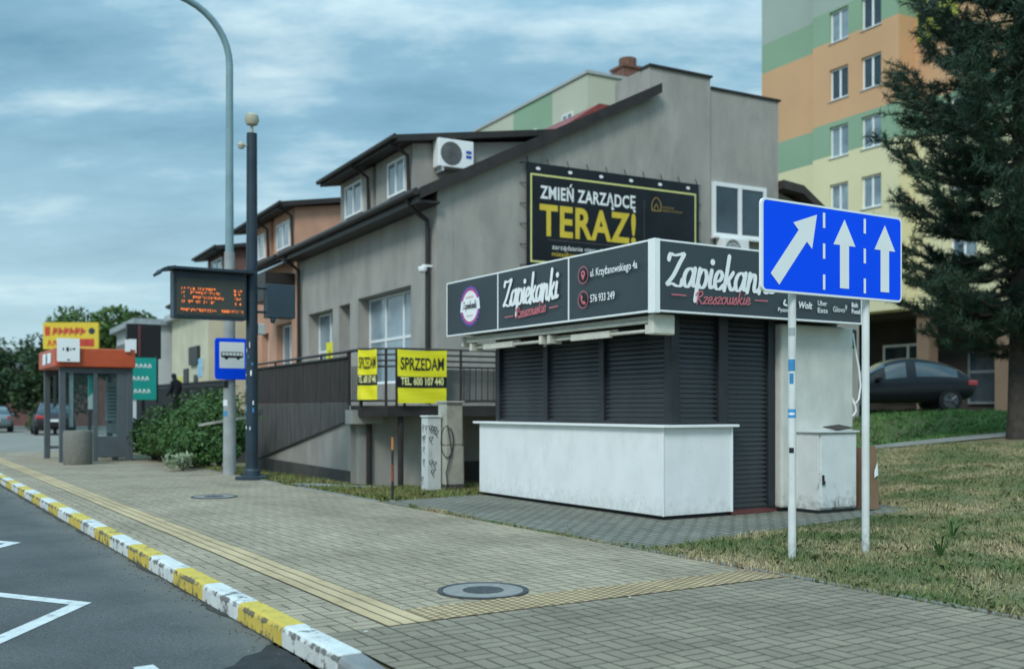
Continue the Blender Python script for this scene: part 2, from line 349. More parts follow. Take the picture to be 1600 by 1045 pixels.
M_brown = mat('dark_brown_metal', (.030, .024, .022), .5, .25, 3)
M_roof = mat('brown_roof_sheet', (.045, .034, .030), .6, .25, 2)
M_salm = mat('salmon_stucco', (.56, .31, .21), .9, .10, 1.1, .5, 60, dirt=.3, dirtcol=(.2, .12, .09))
M_pane = mat('window_glass', (.10, .15, .19), .06, .7, .9, spec=.9, col2=(.30, .38, .42))
M_paned = mat('window_glass_dark', (.02, .035, .045), .06, .5, 1.1, spec=.9, col2=(.05, .075, .09))
M_glass = mat('clear_glass', (.10, .14, .15), .05, .1, spec=.8, trans=.9)
M_conc = mat('weathered_concrete', (.36, .35, .31), .9, .16, 4, .4, 50, dirt=.4, dirtcol=(.15, .14, .12))
M_wood = mat('dark_weathered_boards', (.050, .040, .036), .8, .4, 5, .3, 40, stretch=(3, 3, .25))
M_wood2 = mat('greyed_boards', (.095, .09, .085), .85, .35, 5, .3, 40, stretch=(3, 3, .25))
M_yel = mat('yellow_vinyl', (.80, .72, .02), .45, .04, 2)
M_orange = mat('orange_paint', (.50, .15, .03), .6, .25)
M_navy = mat('dark_blue_steel', (.020, .036, .052), .45, .2, 3, dirt=.2, dirtcol=(.1, .11, .12))

# ------------------------------------------------------------------ ground
def sheet(us, ss, zf, dz=0.0):
    mb = MB(); mb.uv = []
    for u in us:
        for s in ss: mb.v.append(tuple(S(u, s, zf(u, s) + dz))); mb.uv.append((u, s))
    k = len(ss)
    for i in range(len(us) - 1):
        for j in range(k - 1): mb.fc.append((i * k + j, (i + 1) * k + j, (i + 1) * k + j + 1, i * k + j + 1)); mb.mi.append(0)
    return mb
def lin(a, b, n): return [a + (b - a) * i / n for i in range(n + 1)]
M_soil = mat('lawn_soil', (.19, .19, .095), .95, .2, .55, .8, 40, col2=(.17, .145, .075), dirt=.5, dirtcol=(.045, .07, .022), dscale=.8)
gu = [-400, -150, -60, -30] + lin(-20, 40, 60) + [46, 55, 70, 100, 160, 300, 700, 1500]; gs = [-900, -300, -100, -40, -14, -.3, -.06, -.02, 3.7, 3.84, 4.1, 4.5, 5] + lin(5.5, 30, 49) + [34, 40, 60, 100, 200, 500, 1200]
def lawn_in(u, s): return u < 7.1 + (s - 3.8) * (1.1 / 5.6) or u > 13.6
def gz(u, s):
    if s <= -.05: return -.3
    if s <= 3.72: return -.03
    if 3.78 < s < 9.7 and 6.9 < u < 14.3: return -.006 if not lawn_in(u, s) else terr(u, s) - .004
    return terr(u, s) - .004
tag(build('ground', sheet(gu, gs, gz), M_soil, smooth=True), 'grass-grown soil of the verge rising gently to the right', 'ground', kind='structure')
M_asph = mat('asphalt', (.075, .078, .078), .82, .16, 1.3, .7, 160, col2=(.11, .112, .11), dirt=.45, dirtcol=(.125, .12, .108), dscale=.7, dth=(.5, .7))
rd = sheet([-60, -8] + lin(-5, 40, 20) + [60, 100, 200, 500, 1400], [-13, -7, -4, -2, -.14], lambda u, s: -.12)
tag(build('road', rd, M_asph), 'dark grey asphalt carriageway beside the striped kerb', 'road', kind='structure')
M_edge = mat('road_dust', (.15, .145, .125), .95, .3, 5, .8, 120, col2=(.08, .08, .075))
_t = M_asph.node_tree; _n = _t.nodes; _l = _t.links; _b = _n['Principled BSDF']; _c = _b.inputs['Base Color'].links[0].from_socket
_tc = _n.new('ShaderNodeTexCoord'); _g = _n.new('ShaderNodeTexNoise'); _g.inputs['Scale'].default_value = 95; _g.inputs['Detail'].default_value = 3; _l.new(_tc.outputs['Object'], _g.inputs['Vector'])
_r = _n.new('ShaderNodeMapRange'); _r.inputs[1].default_value = .3; _r.inputs[2].default_value = .7; _r.inputs[3].default_value = .55; _r.inputs[4].default_value = 1.5; _l.new(_g.outputs[0], _r.inputs[0])
_s = _n.new('ShaderNodeVectorMath'); _s.operation = 'SCALE'; _l.new(_c, _s.inputs[0]); _l.new(_r.outputs[0], _s.inputs[3])
_u = _n.new('ShaderNodeUVMap'); _u.uv_map = 'uv'; _x = _n.new('ShaderNodeSeparateXYZ'); _l.new(_u.outputs[0], _x.inputs[0])
_w = _n.new('ShaderNodeTexNoise'); _w.inputs['Scale'].default_value = 2.2; _w.inputs['Detail'].default_value = 9; _w.inputs['Roughness'].default_value = .7; _l.new(_u.outputs[0], _w.inputs['Vector'])
_a = _n.new('ShaderNodeMath'); _a.operation = 'MULTIPLY_ADD'; _a.inputs[1].default_value = .9; _l.new(_w.outputs[0], _a.inputs[0]); _l.new(_x.outputs[1], _a.inputs[2])
_d = _n.new('ShaderNodeMapRange'); _d.inputs[1].default_value = -.12; _d.inputs[2].default_value = .36; _d.inputs[4].default_value = .75; _l.new(_a.outputs[0], _d.inputs[0])
_m = _n.new('ShaderNodeMix'); _m.data_type = 'RGBA'; _l.new(_d.outputs[0], _m.inputs[0]); _l.new(_s.outputs[0], _m.inputs[6]); _m.inputs[7].default_value = (.19, .185, .16, 1); _l.new(_m.outputs[2], _b.inputs['Base Color'])
peb = MB(); rp = random.Random(11)
for k in range(900):
    u_ = rp.uniform(4.6, 22); d_ = abs(rp.gauss(0, .09)); c_ = S(u_, -.155 - d_, -.12); q_ = rp.uniform(.003, .011); a_ = rp.uniform(0, 6.28)
    pts_ = [c_ + Vector((math.cos(a_ + w_) * q_ * rp.uniform(.6, 1.3), math.sin(a_ + w_) * q_ * rp.uniform(.6, 1.3), .001)) for w_ in (0, 1.57, 3.14, 4.71)]; top_ = c_ + ZV * q_ * .9
    i_ = len(peb.v); peb.v += [tuple(x_) for x_ in pts_ + [top_]]; peb.fc += [(i_, i_ + 1, i_ + 4), (i_ + 1, i_ + 2, i_ + 4), (i_ + 2, i_ + 3, i_ + 4), (i_ + 3, i_, i_ + 4)]; peb.mi += [0] * 4
tag(build('gutter_debris', peb, mat('grit', (.10, .09, .07), .95, .4, 30, island=.7)), 'grit and leaf crumbs gathered along the foot of the kerb', 'debris', kind='stuff')
M_patch = mat('tar_patch', (.030, .031, .032), .75, .35, 8, .9, 120)
mb = MB(); pp = [(6.02, -.152), (5.97, -.22), (5.84, -.30), (5.78, -.42), (5.62, -.52), (5.5, -.68), (5.2, -.76), (4.9, -.9), (4.4, -.95), (3.4, -1.1), (3.4, -.152)]
mb.face([S(u, s, -.1155) for u, s in pp]); tag(build('tar_patch', mb, M_patch, fix=False), 'blackened asphalt repair at the end of the painted kerb', 'asphalt patch', kind='structure')
gd = MB(); rg = random.Random(4); pu, pw = 4.6, .03
while pu < 30:
    nu, nw_ = pu + rg.uniform(.03, .09), max(.008, min(.06, pw + rg.uniform(-.018, .018)))
    gd.face([S(pu, -.151, -.1155), S(nu, -.151, -.1155), S(nu, -.151 - nw_, -.1155), S(pu, -.151 - pw, -.1155)]); pu, pw = nu, nw_
tag(build('gutter_dirt', gd, mat('black_silt', (.045, .042, .036), .95, .5, 20), fix=False), 'thin ragged line of black silt at the kerb foot', 'gutter', kind='structure')
# road zigzag
M_mark = mat('road_paint', (.60, .62, .60), .7, .1, 14, dirt=.7, dirtcol=(.16, .16, .16), dscale=9, dth=(.52, .7))
def strip(mb, a, b, w, z, m=0):
    a, b = Vector(a), Vector(b); d = (b - a).normalized(); n = Vector((-d.y, d.x, 0)) * w / 2; mb.face([a + n, b + n, b - n, a - n], m)
zig = MB(); zp = [(-2, -.93), (0.05, -2.25), (1.95, -.95), (4.0, -2.25), (5.87, -.95)]
zp2 = [(6.0, -2.2), (7.98, -.93), (10.0, -2.25), (11.95, -.95), (14, -2.25), (16, -.95), (18, -2.25), (20, -.95), (22, -2.25), (24, -.95)]
def zigline(mb, zp, w):
    pts = [S(u, s, -.116) for u, s in zp]; L_, R_ = [], []
    for i, p in enumerate(pts):
        d0 = (p - pts[i - 1]).normalized() if i else (pts[1] - p).normalized(); d1 = (pts[i + 1] - p).normalized() if i < len(pts) - 1 else d0
        n0 = Vector((-d0.y, d0.x, 0)); n1 = Vector((-d1.y, d1.x, 0)); n = (n0 + n1).normalized(); k = w / 2 / max(.3, n.dot(n0)); L_.append(p + n * k); R_.append(p - n * k)
    for i in range(len(pts) - 1): mb.face([L_[i], L_[i + 1], R_[i + 1], R_[i]])
zigline(zig, zp2, .125); strip(zig, S(4.9, -.93, -.1158), S(5.86, -.955, -.1158), .11, 0)
tag(build('zigzag_marking', zig, M_mark, fix=False), 'white zigzag bus stop line painted on the road', 'road marking', kind='structure')
# kerb
def kerb_mat(name, col):
    m = mat(name, col, .75, .10, 6, .35, 90); tt = m.node_tree; n = tt.nodes; l = tt.links; b = n['Principled BSDF']; c = b.inputs['Base Color'].links[0].from_socket
    tc_ = n.new('ShaderNodeTexCoord'); z = n.new('ShaderNodeTexNoise'); z.inputs['Scale'].default_value = 9; z.inputs['Detail'].default_value = 9; z.inputs['Roughness'].default_value = .68; l.new(tc_.outputs['Object'], z.inputs['Vector'])
    q = n.new('ShaderNodeTexNoise'); q.inputs['Scale'].default_value = 1.6; q.inputs['Detail'].default_value = 2; l.new(tc_.outputs['Object'], q.inputs['Vector'])
    x = n.new('ShaderNodeSeparateXYZ'); l.new(tc_.outputs['Object'], x.inputs[0])
    cv = n.new('ShaderNodeValToRGB'); e_ = cv.color_ramp.elements; e_[0].position = 0; e_[0].color = (.55, .55, .55, 1); e_[1].position = 1; e_[1].color = (.05, .05, .05, 1)
    for ps, v in ((.18, .25), (.40, .05), (.62, .12), (.74, .62), (.86, .55), (.90, .08)): k = e_.new(ps); k.color = (v, v, v, 1)
    mr = n.new('ShaderNodeMapRange'); mr.inputs[1].default_value = -.13; mr.inputs[2].default_value = .012; l.new(x.outputs[2], mr.inputs[0]); l.new(mr.outputs[0], cv.inputs[0])
    a = n.new('ShaderNodeMath'); a.operation = 'MULTIPLY_ADD'; a.inputs[1].default_value = .28; l.new(cv.outputs[0], a.inputs[0]); l.new(z.outputs[0], a.inputs[2])
    a2 = n.new('ShaderNodeMath'); a2.operation = 'MULTIPLY_ADD'; a2.inputs[1].default_value = .35; l.new(q.outputs[0], a2.inputs[0]); l.new(a.outputs[0], a2.inputs[2])
    dm = n.new('ShaderNodeMapRange'); dm.inputs[1].default_value = .755; dm.inputs[2].default_value = .85; dm.inputs[4].default_value = .9; l.new(a2.outputs[0], dm.inputs[0])
    mx = n.new('ShaderNodeMix'); mx.data_type = 'RGBA'; l.new(dm.outputs[0], mx.inputs[0]); l.new(c, mx.inputs[6]); mx.inputs[7].default_value = (.085, .08, .068, 1); l.new(mx.outputs[2], b.inputs['Base Color']); return m
M_ky = kerb_mat('kerb_yellow', (.60, .44, .075)); M_kwh = kerb_mat('kerb_white', (.62, .63, .60))
M_kg = mat('kerb_concrete', (.22, .225, .22), .9, .15, 6, .4, 70)
kb = MB()
def kerbseg(u0, u1, h0, h1, m):
    n = 5
    def ring(u, h): return [S(u, -.15, -.2), S(u, -.15, h - .03), S(u, -.135, h - .006), S(u, -.115, h), S(u, -.004, h), S(u, -.004, -.2)]
    a = ring(u0 + .004, h0); b = ring(u1 - .004, h1); i = len(kb.v); kb.v += [tuple(p) for p in a + b]
    for k in range(6): j = (k + 1) % 6; kb.fc.append((i + k, i + j, i + 6 + j, i + 6 + k)); kb.mi.append(m)
    kb.fc.append(tuple(i + k for k in range(6))); kb.mi.append(m); kb.fc.append(tuple(i + 11 - k for k in range(6))); kb.mi.append(m)
u = 5.05; k = 0
while u < 60: kerbseg(u, u + .86, .005, .005, k % 2); u += .86; k += 1
kerbseg(4.2, 5.05, -.055, .0, 2)
u = 4.2
while u > -20: kerbseg(u - 1, u, -.08, -.06, 2); u -= 1
tag(build('kerb', kb, [M_kwh, M_ky, M_kg], bevel=.006), 'kerb painted in worn white and yellow blocks, grey at its near end', 'kerb', kind='structure')
# pavement sheets
M_pav = paver_mat('grey_pavers', (.325, .264, .185), (.375, .308, .216), (.105, .088, .064), .2, .1, True, mort=.0065)
pv_u = lin(5.575, 34, 60) ; pv_s = lin(0, 3.78, 12)
tag(build('sidewalk', sheet(pv_u, pv_s, lambda u, s: .006 * math.sin(u * 1.1 + s) * sst(0, 1, s)*0), M_pav), 'grey block-paved footway between kerb and verge', 'sidewalk', kind='structure')
M_kpav = paver_mat('kiosk_pavers', (.20, .19, .155), (.245, .235, .19), (.045, .048, .034), .2, .1, False, off=.5, mort=.012)
kp = MB(); kp.uv = []
def usheet(corners, n, m, z):
    (a, b, c, d) = corners; base = len(kp.v)
    for i in range(n + 1):
        for j in range(m + 1):
            x, y = i / n, j / m; u = (a[0] * (1 - x) + b[0] * x) * (1 - y) + (d[0] * (1 - x) + c[0] * x) * y; s = (a[1] * (1 - x) + b[1] * x) * (1 - y) + (d[1] * (1 - x) + c[1] * x) * y
            kp.v.append(tuple(S(u, s, z))); kp.uv.append((u, s))
    for i in range(n):
        for j in range(m): q = base + i * (m + 1) + j; kp.fc.append((q, q + m + 1, q + m + 2, q + 1)); kp.mi.append(0)
usheet(((7.35, 3.8), (13.05, 3.8), (13.9, 9.4), (8.45, 9.4)), 20, 20, .004)
tag(build('kiosk_paving', kp, M_kpav), 'older grey paving laid around the food kiosk', 'paving', kind='structure')
# tactile strips
M_tac = paver_mat('tactile_yellow', (.49, .36, .205), (.54, .405, .235), (.17, .125, .075), 4.0, .1, False, off=0, mort=.009)
tag(build('tactile_strip', sheet(lin(5.57, 34, 60), [.39, .49, .59, .69], lambda u, s: .005), M_tac), 'yellow ribbed guide strip along the kerb', 'tactile strip', kind='structure')
M_tac2 = paver_mat('tactile_yellow_studs', (.49, .365, .21), (.54, .41, .24), (.22, .15, .08), .06, .06, False, off=0.5, mort=.012)
tag(build('tactile_cross_strip', sheet([5.58, 5.78, 5.97], lin(.691, 3.77, 20), lambda u, s: .0056), M_tac2), 'yellow studded guide strip crossing the footway', 'tactile strip', kind='structure')
M_npav = paver_mat('near_pavers', (.225, .188, .138), (.262, .222, .162), (.065, .055, .042), .2, .1, True, mort=.0065)  # same block pattern as the sidewalk, base colour set darker on the near side
tag(build('near_paving', sheet(lin(-14, 5.574, 40), lin(0, 3.78, 12), lambda u, s: 0.0), M_npav), 'block paving in a darker tone on the near side, at the dropped kerb', 'near_paving', kind='structure')
# edging stones along the verge
ed = MB(S)
u = -14
while u < 7.3: ed.box(u, u + .995, 3.782, 3.83, -.1, .014); u += 1
u = 13.1
while u < 22: 
    if not (15.8 < u < 16.6): ed.box(u, u + .795, 3.782, 3.83, -.1, .012)
    u += .8
tag(build('edging_stone', ed, M_kg, bevel=.004), 'thin concrete edging between paving and grass', 'edging', kind='structure')
# footpath behind the kiosk
M_path = mat('path_asphalt', (.24, .24, .22), .9, .15, 3, .4, 90)
ctr = [(16.45, 3.84), (16.1, 5.0), (15.5, 6.7), (15.0, 9), (14.6, 12), (14.2, 15), (13.5, 17.6), (12.9, 20), (12, 24), (10, 32)]
pm = MB(); wv = .42; rows = []
for i in range(len(ctr) * 6 - 5):
    t = i / 6; k = min(int(t), len(ctr) - 2); f = t - k; u = ctr[k][0] * (1 - f) + ctr[k + 1][0] * f; s = ctr[k][1] * (1 - f) + ctr[k + 1][1] * f
    rows.append([S(u + d, s, terr(u + d, s) + .02) for d in (-wv, -wv / 3, wv / 3, wv)])
for a, b in zip(rows, rows[1:]):
    for j in range(3): pm.face([a[j], a[j + 1], b[j + 1], b[j]])
tag(build('footpath', pm, M_path), 'narrow pale footpath across the lawn', 'path', kind='structure')
lot = sheet(lin(34, 120, 10), lin(0, 14, 6), lambda u, s: .003); tag(build('car_park', lot, mat('lot_paving', (.24, .23, .20), .9, .12, .6, .3)), 'pale paved parking area beyond the bus shelter', 'pavement', kind='structure')
# manholes
def manhole(u, s, r, label):
    c = S(u, s, 0); t = thing('manhole_cover', c, label, 'manhole cover', 'manhole covers in the footway')
    mb = MB().lathe((c.x, c.y, .0), [(r, .001), (r, .012), (r * .93, .013), (r * .9, .0075)], 40); build('rim', mb, mat('cast_iron', (.05, .052, .055), .6, .3, 12), t)
    mb = MB().lathe((c.x, c.y, .0), [(r * .88, .001), (r * .88, .0095), (r * .46, .0095)], 40); build('concrete_ring', mb, mat('lid_concrete', (.25, .24, .22), .85, .14, 16, .3), t)
    mb = MB().lathe((c.x, c.y, .0), [(r * .45, .001), (r * .45, .0125), (r * .42, .013), (r * .41, .011)], 32)
    for a in range(6):
        x, y = r * .25 * math.cos(a), r * .25 * math.sin(a); mb.lathe((c.x + x, c.y + y, .0), [(r * .06, .01), (r * .05, .0145)], 8)
    build('lid', mb, mat('cast_iron', None), t)
manhole(6.29, 1.47, .325, 'round manhole cover with a pale concrete ring beside the yellow strip')
manhole(15.09, 2.06, .33, 'round manhole cover farther along the footway near the dark pole')

# ------------------------------------------------------------------ food kiosk
KU, KS = 9.35, 5.85
kt = thing('food_kiosk', S(9.2, 5.75, 0), 'snack kiosk with dark roller shutters, white counter and black sign fascia', 'kiosk')
mb = MB(S); mb.box(9.27, 13.15, 5.83, 8.7, .04, 2.9); build('body', mb, M_dark, kt)
mb = MB(S); mb.box(9.21, 13.17, 5.76, 8.72, .005, .06); build('base', mb, M_red, kt)
# shutters
def slats(mb, f, a0, a1, z0, z1, d0, ah, m=0):
    z = z0; h = .058
    while z < z1 - .001:
        zt = min(z + h, z1); f(mb, a0, a1, z, zt, d0); z += h
def front_slat(mb, a0, a1, z, zt, d):
    zs = [z + .001, z + .001, z + .006, z + .022, zt]; ds = [.026, -.014, -.012, .004, .010]
    mb.face([S(a0, d + ds[4], zt), S(a1, d + ds[4], zt), S(a1, d + .022, zt), S(a0, d + .022, zt)])
    for i in range(4): mb.face([S(a0, d + ds[i], zs[i]), S(a1, d + ds[i], zs[i]), S(a1, d + ds[i + 1], zs[i + 1]), S(a0, d + ds[i + 1], zs[i + 1])])
def end_slat(mb, a0, a1, z, zt, d):
    zs = [z + .001, z + .001, z + .006, z + .022, zt]; ds = [.026, -.014, -.012, .004, .010]
    mb.face([S(d + ds[4], a0, zt), S(d + ds[4], a1, zt), S(d + .022, a1, zt), S(d + .022, a0, zt)])
    for i in range(4): mb.face([S(d + ds[i], a0, zs[i]), S(d + ds[i], a1, zs[i]), S(d + ds[i + 1], a1, zs[i + 1]), S(d + ds[i + 1], a0, zs[i + 1])])
cuts = [9.27, 10.56, 11.85, 13.13]
for i in range(3):
    mb = MB(); slats(mb, front_slat, cuts[i] + .06, cuts[i + 1] - .04, 1.14, 2.42, 5.795, 0); build('roller_shutter', mb, M_shut, kt, fix=False)
mb = MB(S)
for c in cuts: mb.box(c - .05, c + .055, 5.745, 5.83, 1.10, 2.62)
mb.box(9.22, 13.18, 5.75, 5.83, 2.42, 2.62); mb.box(9.22, 13.18, 5.75, 5.83, 1.111, 1.145); build('shutter_frame', mb, M_dark, kt, bevel=.004)
mb = MB(); slats(mb, end_slat, 5.87, 6.50, 1.14, 2.42, 9.25, 0); build('roller_shutter', mb, M_shut, kt, fix=False)
mb = MB(); slats(mb, end_slat, 6.65, 7.34, .09, 2.42, 9.24, 0); build('door_shutter', mb, M_shut, kt, fix=False)
mb = MB(S)
for a, b, z0 in ((5.75, 5.87, 1.111), (6.50, 6.65, .06), (7.34, 7.46, .06)): mb.box(9.195, 9.28, a, b, z0, 2.62)
mb.box(9.20, 9.28, 5.87, 7.4, 2.42, 2.62); mb.box(9.20, 9.28, 5.87, 6.50, 1.111, 1.14); mb.box(9.21, 9.27, 6.65, 7.34, .055, .09); build('shutter_frame', mb, M_dark, kt, bevel=.004)
mb = MB(S); mb.box(9.14, 9.25, 6.65, 7.37, .008, .042); build('door_step', mb, M_red, kt)
mb = MB(S); mb.box(11.83, 11.875, 5.735, 5.746, 2.16, 2.28); mb.box(11.84, 11.865, 5.727, 5.736, 2.18, 2.21, 1); build('lock_box', mb, [M_wpl, M_blk], kt)
# counter
ct = MB(S)
ct.box(9.12, 13.35, 5.56, 5.60, .05, 1.075); ct.box(9.12, 9.16, 5.6, 6.64, .05, 1.075); ct.box(13.31, 13.35, 5.6, 5.80, .05, 1.075)
build('counter_front', ct, M_kw, kt, bevel=.004)
mb = MB(); rc = random.Random(21); bdc = Board(mb, S(13.35, 5.56, .05), -UV_); bdc.d = .0008
for k_ in range(46): bdc.disc(rc.uniform(.1, 4.1), rc.choice((rc.uniform(.02, .25), rc.uniform(.1, 1.0))), rc.uniform(.002, .0055), 0, 6, rc.uniform(.002, .008))
bdc = Board(mb, S(9.12, 5.56, .05), SV); bdc.d = .0008
for k_ in range(16): bdc.disc(rc.uniform(.05, 1.0), rc.uniform(.03, .95), rc.uniform(.002, .005), 0, 6, rc.uniform(.002, .007))
build('paint_chip', mb, mat('chip_dark', (.12, .12, .11), .8), kt, fix=False)['kind'] = 'stuff'
mb = MB(S); mb.box(9.17, 13.3, 5.63, 5.74, .0, .05); mb.box(9.165, 9.19, 5.75, 6.6, .0, .05); build('counter_plinth', mb, M_blk, kt)
mb = MB(S); mb.box(9.05, 13.45, 5.50, 5.76, 1.077, 1.108); mb.box(9.05, 9.21, 5.76, 6.70, 1.077, 1.108); build('countertop', mb, M_wpl, kt, bevel=.004)
mb = MB()
for z in (.05,): pass
mb = MB(S); mb.box(9.108, 9.119, 5.548, 5.559, .05, 1.075); mb.box(9.108, 9.118, 6.62, 6.648, .05, 1.075); islands('corner_strip', mb, M_wpl, kt)
# white end wall
mb = MB(S); mb.box(9.10, 12.9, 7.475, 8.82, .05, 2.37); build('end_wall', mb, M_kw2, kt, bevel=.03)
mb = MB(S); mb.box(9.15, 12.8, 7.5, 8.76, .0, .055); build('wall_plinth', mb, M_blk, kt)
# sign fascia
fz0, fz1 = 2.385, 3.20; fu0, fu1, fs0, fs1 = 8.85, 13.72, 5.2, 8.68
mb = MB(S); mb.box(fu0 + .06, fu1 - .03, fs0 + .06, fs1 - .03, fz0 + .03, fz1 - .05); build('roof', mb, M_darkg, kt)
fa = MB(S)
fr = 10.0
bd_mats = [M_darkg, M_wpr, M_pink, mat('violet_print', (.16, .10, .42), .5, .05), mat('magenta_print', (.52, .07, .20), .5, .05), M_blk]
P_left = S(fu1, fs0, fz0)
fa.box(fu0 + .03, fu1 - .02, fs0, fs0 + .05, fz0 + .02, fz1 - .02)
bd = Board(fa, S(fu1, fs0, fz0), -UV_)
LW = fu1 - fu0; H = fz1 - fz0
# panel 1: round badge
cx, cy = .72, H * .50
seg = 48; pts = []
for k in range(seg): r = .305 if k % 2 else .275; pts.append((cx + r * math.cos(2 * math.pi * k / seg), cy + r * 1.0 * math.sin(2 * math.pi * k / seg)))
bd.poly(pts, 3); bd.disc(cx, cy, .258, 4); bd.disc(cx, cy, .225, 1, 36); bd.poly([(cx - .29, cy - .075), (cx - .26, cy + .085), (cx + .26, cy + .105), (cx + .29, cy - .055)], 1)
script(bd, 'Zapiekanki', cx - .22, cx + .2, cy - .035, .06, .012, 5)
bd.rect(cx - .12, cx + .12, cy + .13, cy + .138, 2); bd.rect(cx - .1, cx + .1, cy - .14, cy - .132, 2)
# panel 2: script name
x2 = fu1 - 12.22
script(bd, 'Zapiekanki', x2 + .17, x2 + 1.50, .315, .205, .056, 1, .62, .10)
script(bd, 'Rzeszowskie', x2 + .50, x2 + 1.24, .13, .082, .017, 2, .25, .15, .05)
bd.stroke([(x2 + .24, .165), (x2 + .45, .17)], .014, 2, 0); bd.stroke([(x2 + 1.32, .205), (x2 + 1.52, .213)], .014, 2, 0)
# panel 3: contact
x3 = fu1 - 10.51
for yy in (.545, .245): bd.ring(x3 + .35, yy, .098, .108, 2, 30)
for yy in (.545, .245): bd.disc(x3 + .35, yy, .075, 5)
pin = [(x3 + .35 + .042 * math.cos(t), .56 + .042 * math.sin(t)) for t in [R(a) for a in range(-30, 211, 20)]] + [(x3 + .35, .48)]
bd.poly(pin, 2); bd.disc(x3 + .35, .562, .018, 5, 12)
bd.stroke([(x3 + .318, .29), (x3 + .318, .25), (x3 + .345, .21), (x3 + .385, .20)], .026, 2, 0); bd.stroke([(x3 + .312, .292), (x3 + .33, .275)], .03, 2, 0); bd.stroke([(x3 + .37, .212), (x3 + .392, .198)], .03, 2, 0)
bd.text('ul. Krzyżanowskiego 4a', x3 + .50, x3 + 1.40, .51, .60, 1, .012); bd.text('576 933 249', x3 + .50, x3 + .98, .20, .29, 1, .012)
build('sign_panel', fa, bd_mats, kt)
fa = MB(S); fa.box(fu0, fu0 + .05, fs0 + .03, fs1 - .02, fz0 + .02, fz1 - .02)
bd = Board(fa, S(fu0, fs0, fz0), SV); RW = fs1 - fs0
script(bd, 'Zapiekanki', .17, 1.86, .30, .215, .060, 1, .62, .10)
script(bd, 'Rzeszowskie', .60, 1.45, .115, .082, .017, 2, .25, .15, .04)
bd.stroke([(.23, .20), (.44, .20)], .014, 2, 0); bd.stroke([(1.53, .205), (1.74, .21)], .014, 2, 0)
def lg(*a, **k): bd.text(*a, **k)
bd.stroke([(2.04, .235), (2.02, .19), (2.07, .175)], .025, 1, 0); bd.text('Pyszne.pl', 1.92, 2.20, .095, .14, 1, .015)
bd.text('Wolt', 2.28, 2.52, .155, .235, 1, .03, .2); bd.text('Uber', 2.62, 2.79, .205, .265, 1, .01); bd.text('Eats', 2.62, 2.80, .115, .175, 1, .01)
bd.text('Glovo', 2.90, 3.12, .14, .205, 1, .004); bd.ring(3.145, .215, .012, .02, 1, 14); bd.stroke([(3.145, .195), (3.145, .17)], .01, 1, 0)
bd.text('Bolt', 3.25, 3.37, .215, .275, 1, .03); bd.text('Food', 3.25, 3.41, .135, .195, 1, .03)
build('sign_panel', fa, bd_mats, kt)
tr = MB(S); w = .022
tr.box(fu0 - .006, fu0 + .11, fs0 - .006, fs0 + .075, fz0 - .012, fz1 + .004)      # corner trim
tr.box(fu0 + .11, fu1, fs0 - .004, fs0 + .06, fz1 - w, fz1); tr.box(fu0 + .11, fu1, fs0 - .004, fs0 + .06, fz0, fz0 + w)
tr.box(fu0 - .004, fu0 + .06, fs0 + .075, fs1, fz1 - w, fz1); tr.box(fu0 - .004, fu0 + .06, fs0 + .075, fs1, fz0, fz0 + w)
for c in (12.22, 10.51): tr.box(c - .012, c + .012, fs0 - .007, fs0 + .02, fz0 + w, fz1 - w)
tr.box(fu1 - .02, fu1 + .004, fs0 - .003, fs0 + .06, fz0 + w, fz1 - w); tr.box(fu0 - .003, fu0 + .06, fs1 - .02, fs1 + .004, fz0 + w, fz1 - w)
build('fascia_trim', tr, M_wpl, kt, bevel=.003)
# folded awning
aw = MB(S); aw.box(8.98, 13.45, 5.36, 5.52, 2.30, 2.37); aw.box(9.02, 13.3, 5.30, 5.37, 2.275, 2.31); build('awning_cassette', aw, M_cream, kt, bevel=.01)
aw = MB(S); aw.box(8.96, 9.06, 5.27, 5.60, 2.14, 2.375); aw.box(13.4, 13.46, 5.3, 5.56, 2.22, 2.375); islands('awning_end_cap', aw, M_cream, kt, bevel=.02)
for a, b in ((9.1, 11.15), (11.3, 13.2)):
    aw = MB(); aw.tube([S(a, 5.34, 2.19), S(b, 5.40, 2.20)], .022, 8); aw.tube([S(a + .7, 5.42, 2.235), S(b, 5.45, 2.235)], .024, 8)
    aw.f = S; aw.box(a + .75, a + 1.55, 5.325, 5.39, 2.155, 2.235); aw.box(a - .03, a + .03, 5.29, 5.45, 2.15, 2.26); aw.box(b - .06, b, 5.3, 5.5, 2.15, 2.26); build('awning_arm', aw, M_cream, kt, bevel=.006)
mb = MB(); mb.tube([S(9.0, 5.44, 2.335), S(9.35, 5.44, 2.335)], .045, 10); build('awning_roll', mb, M_red, kt)
# cable on the right
mb = MB(); mb.tube([S(9.12, 8.83, 2.3), S(9.10, 8.85, 2.1), S(9.08, 8.90, 1.85), S(9.07, 8.925, 1.6), S(9.08, 8.90, 1.42), S(9.10, 8.85, 1.36), S(9.13, 8.83, 1.44)], .012, 6); mb.tube([S(9.12, 8.83, 1.40), S(9.10, 8.86, 1.33), S(9.10, 8.87, 1.26), S(9.12, 8.83, 1.2)], .012, 6); build('cable', mb, M_wpl, kt, smooth=True)
mb = MB(S); mb.box(9.12, 9.22, 8.822, 8.92, 2.1, 2.35); build('wall_lamp', mb, M_dark, kt, bevel=.02)

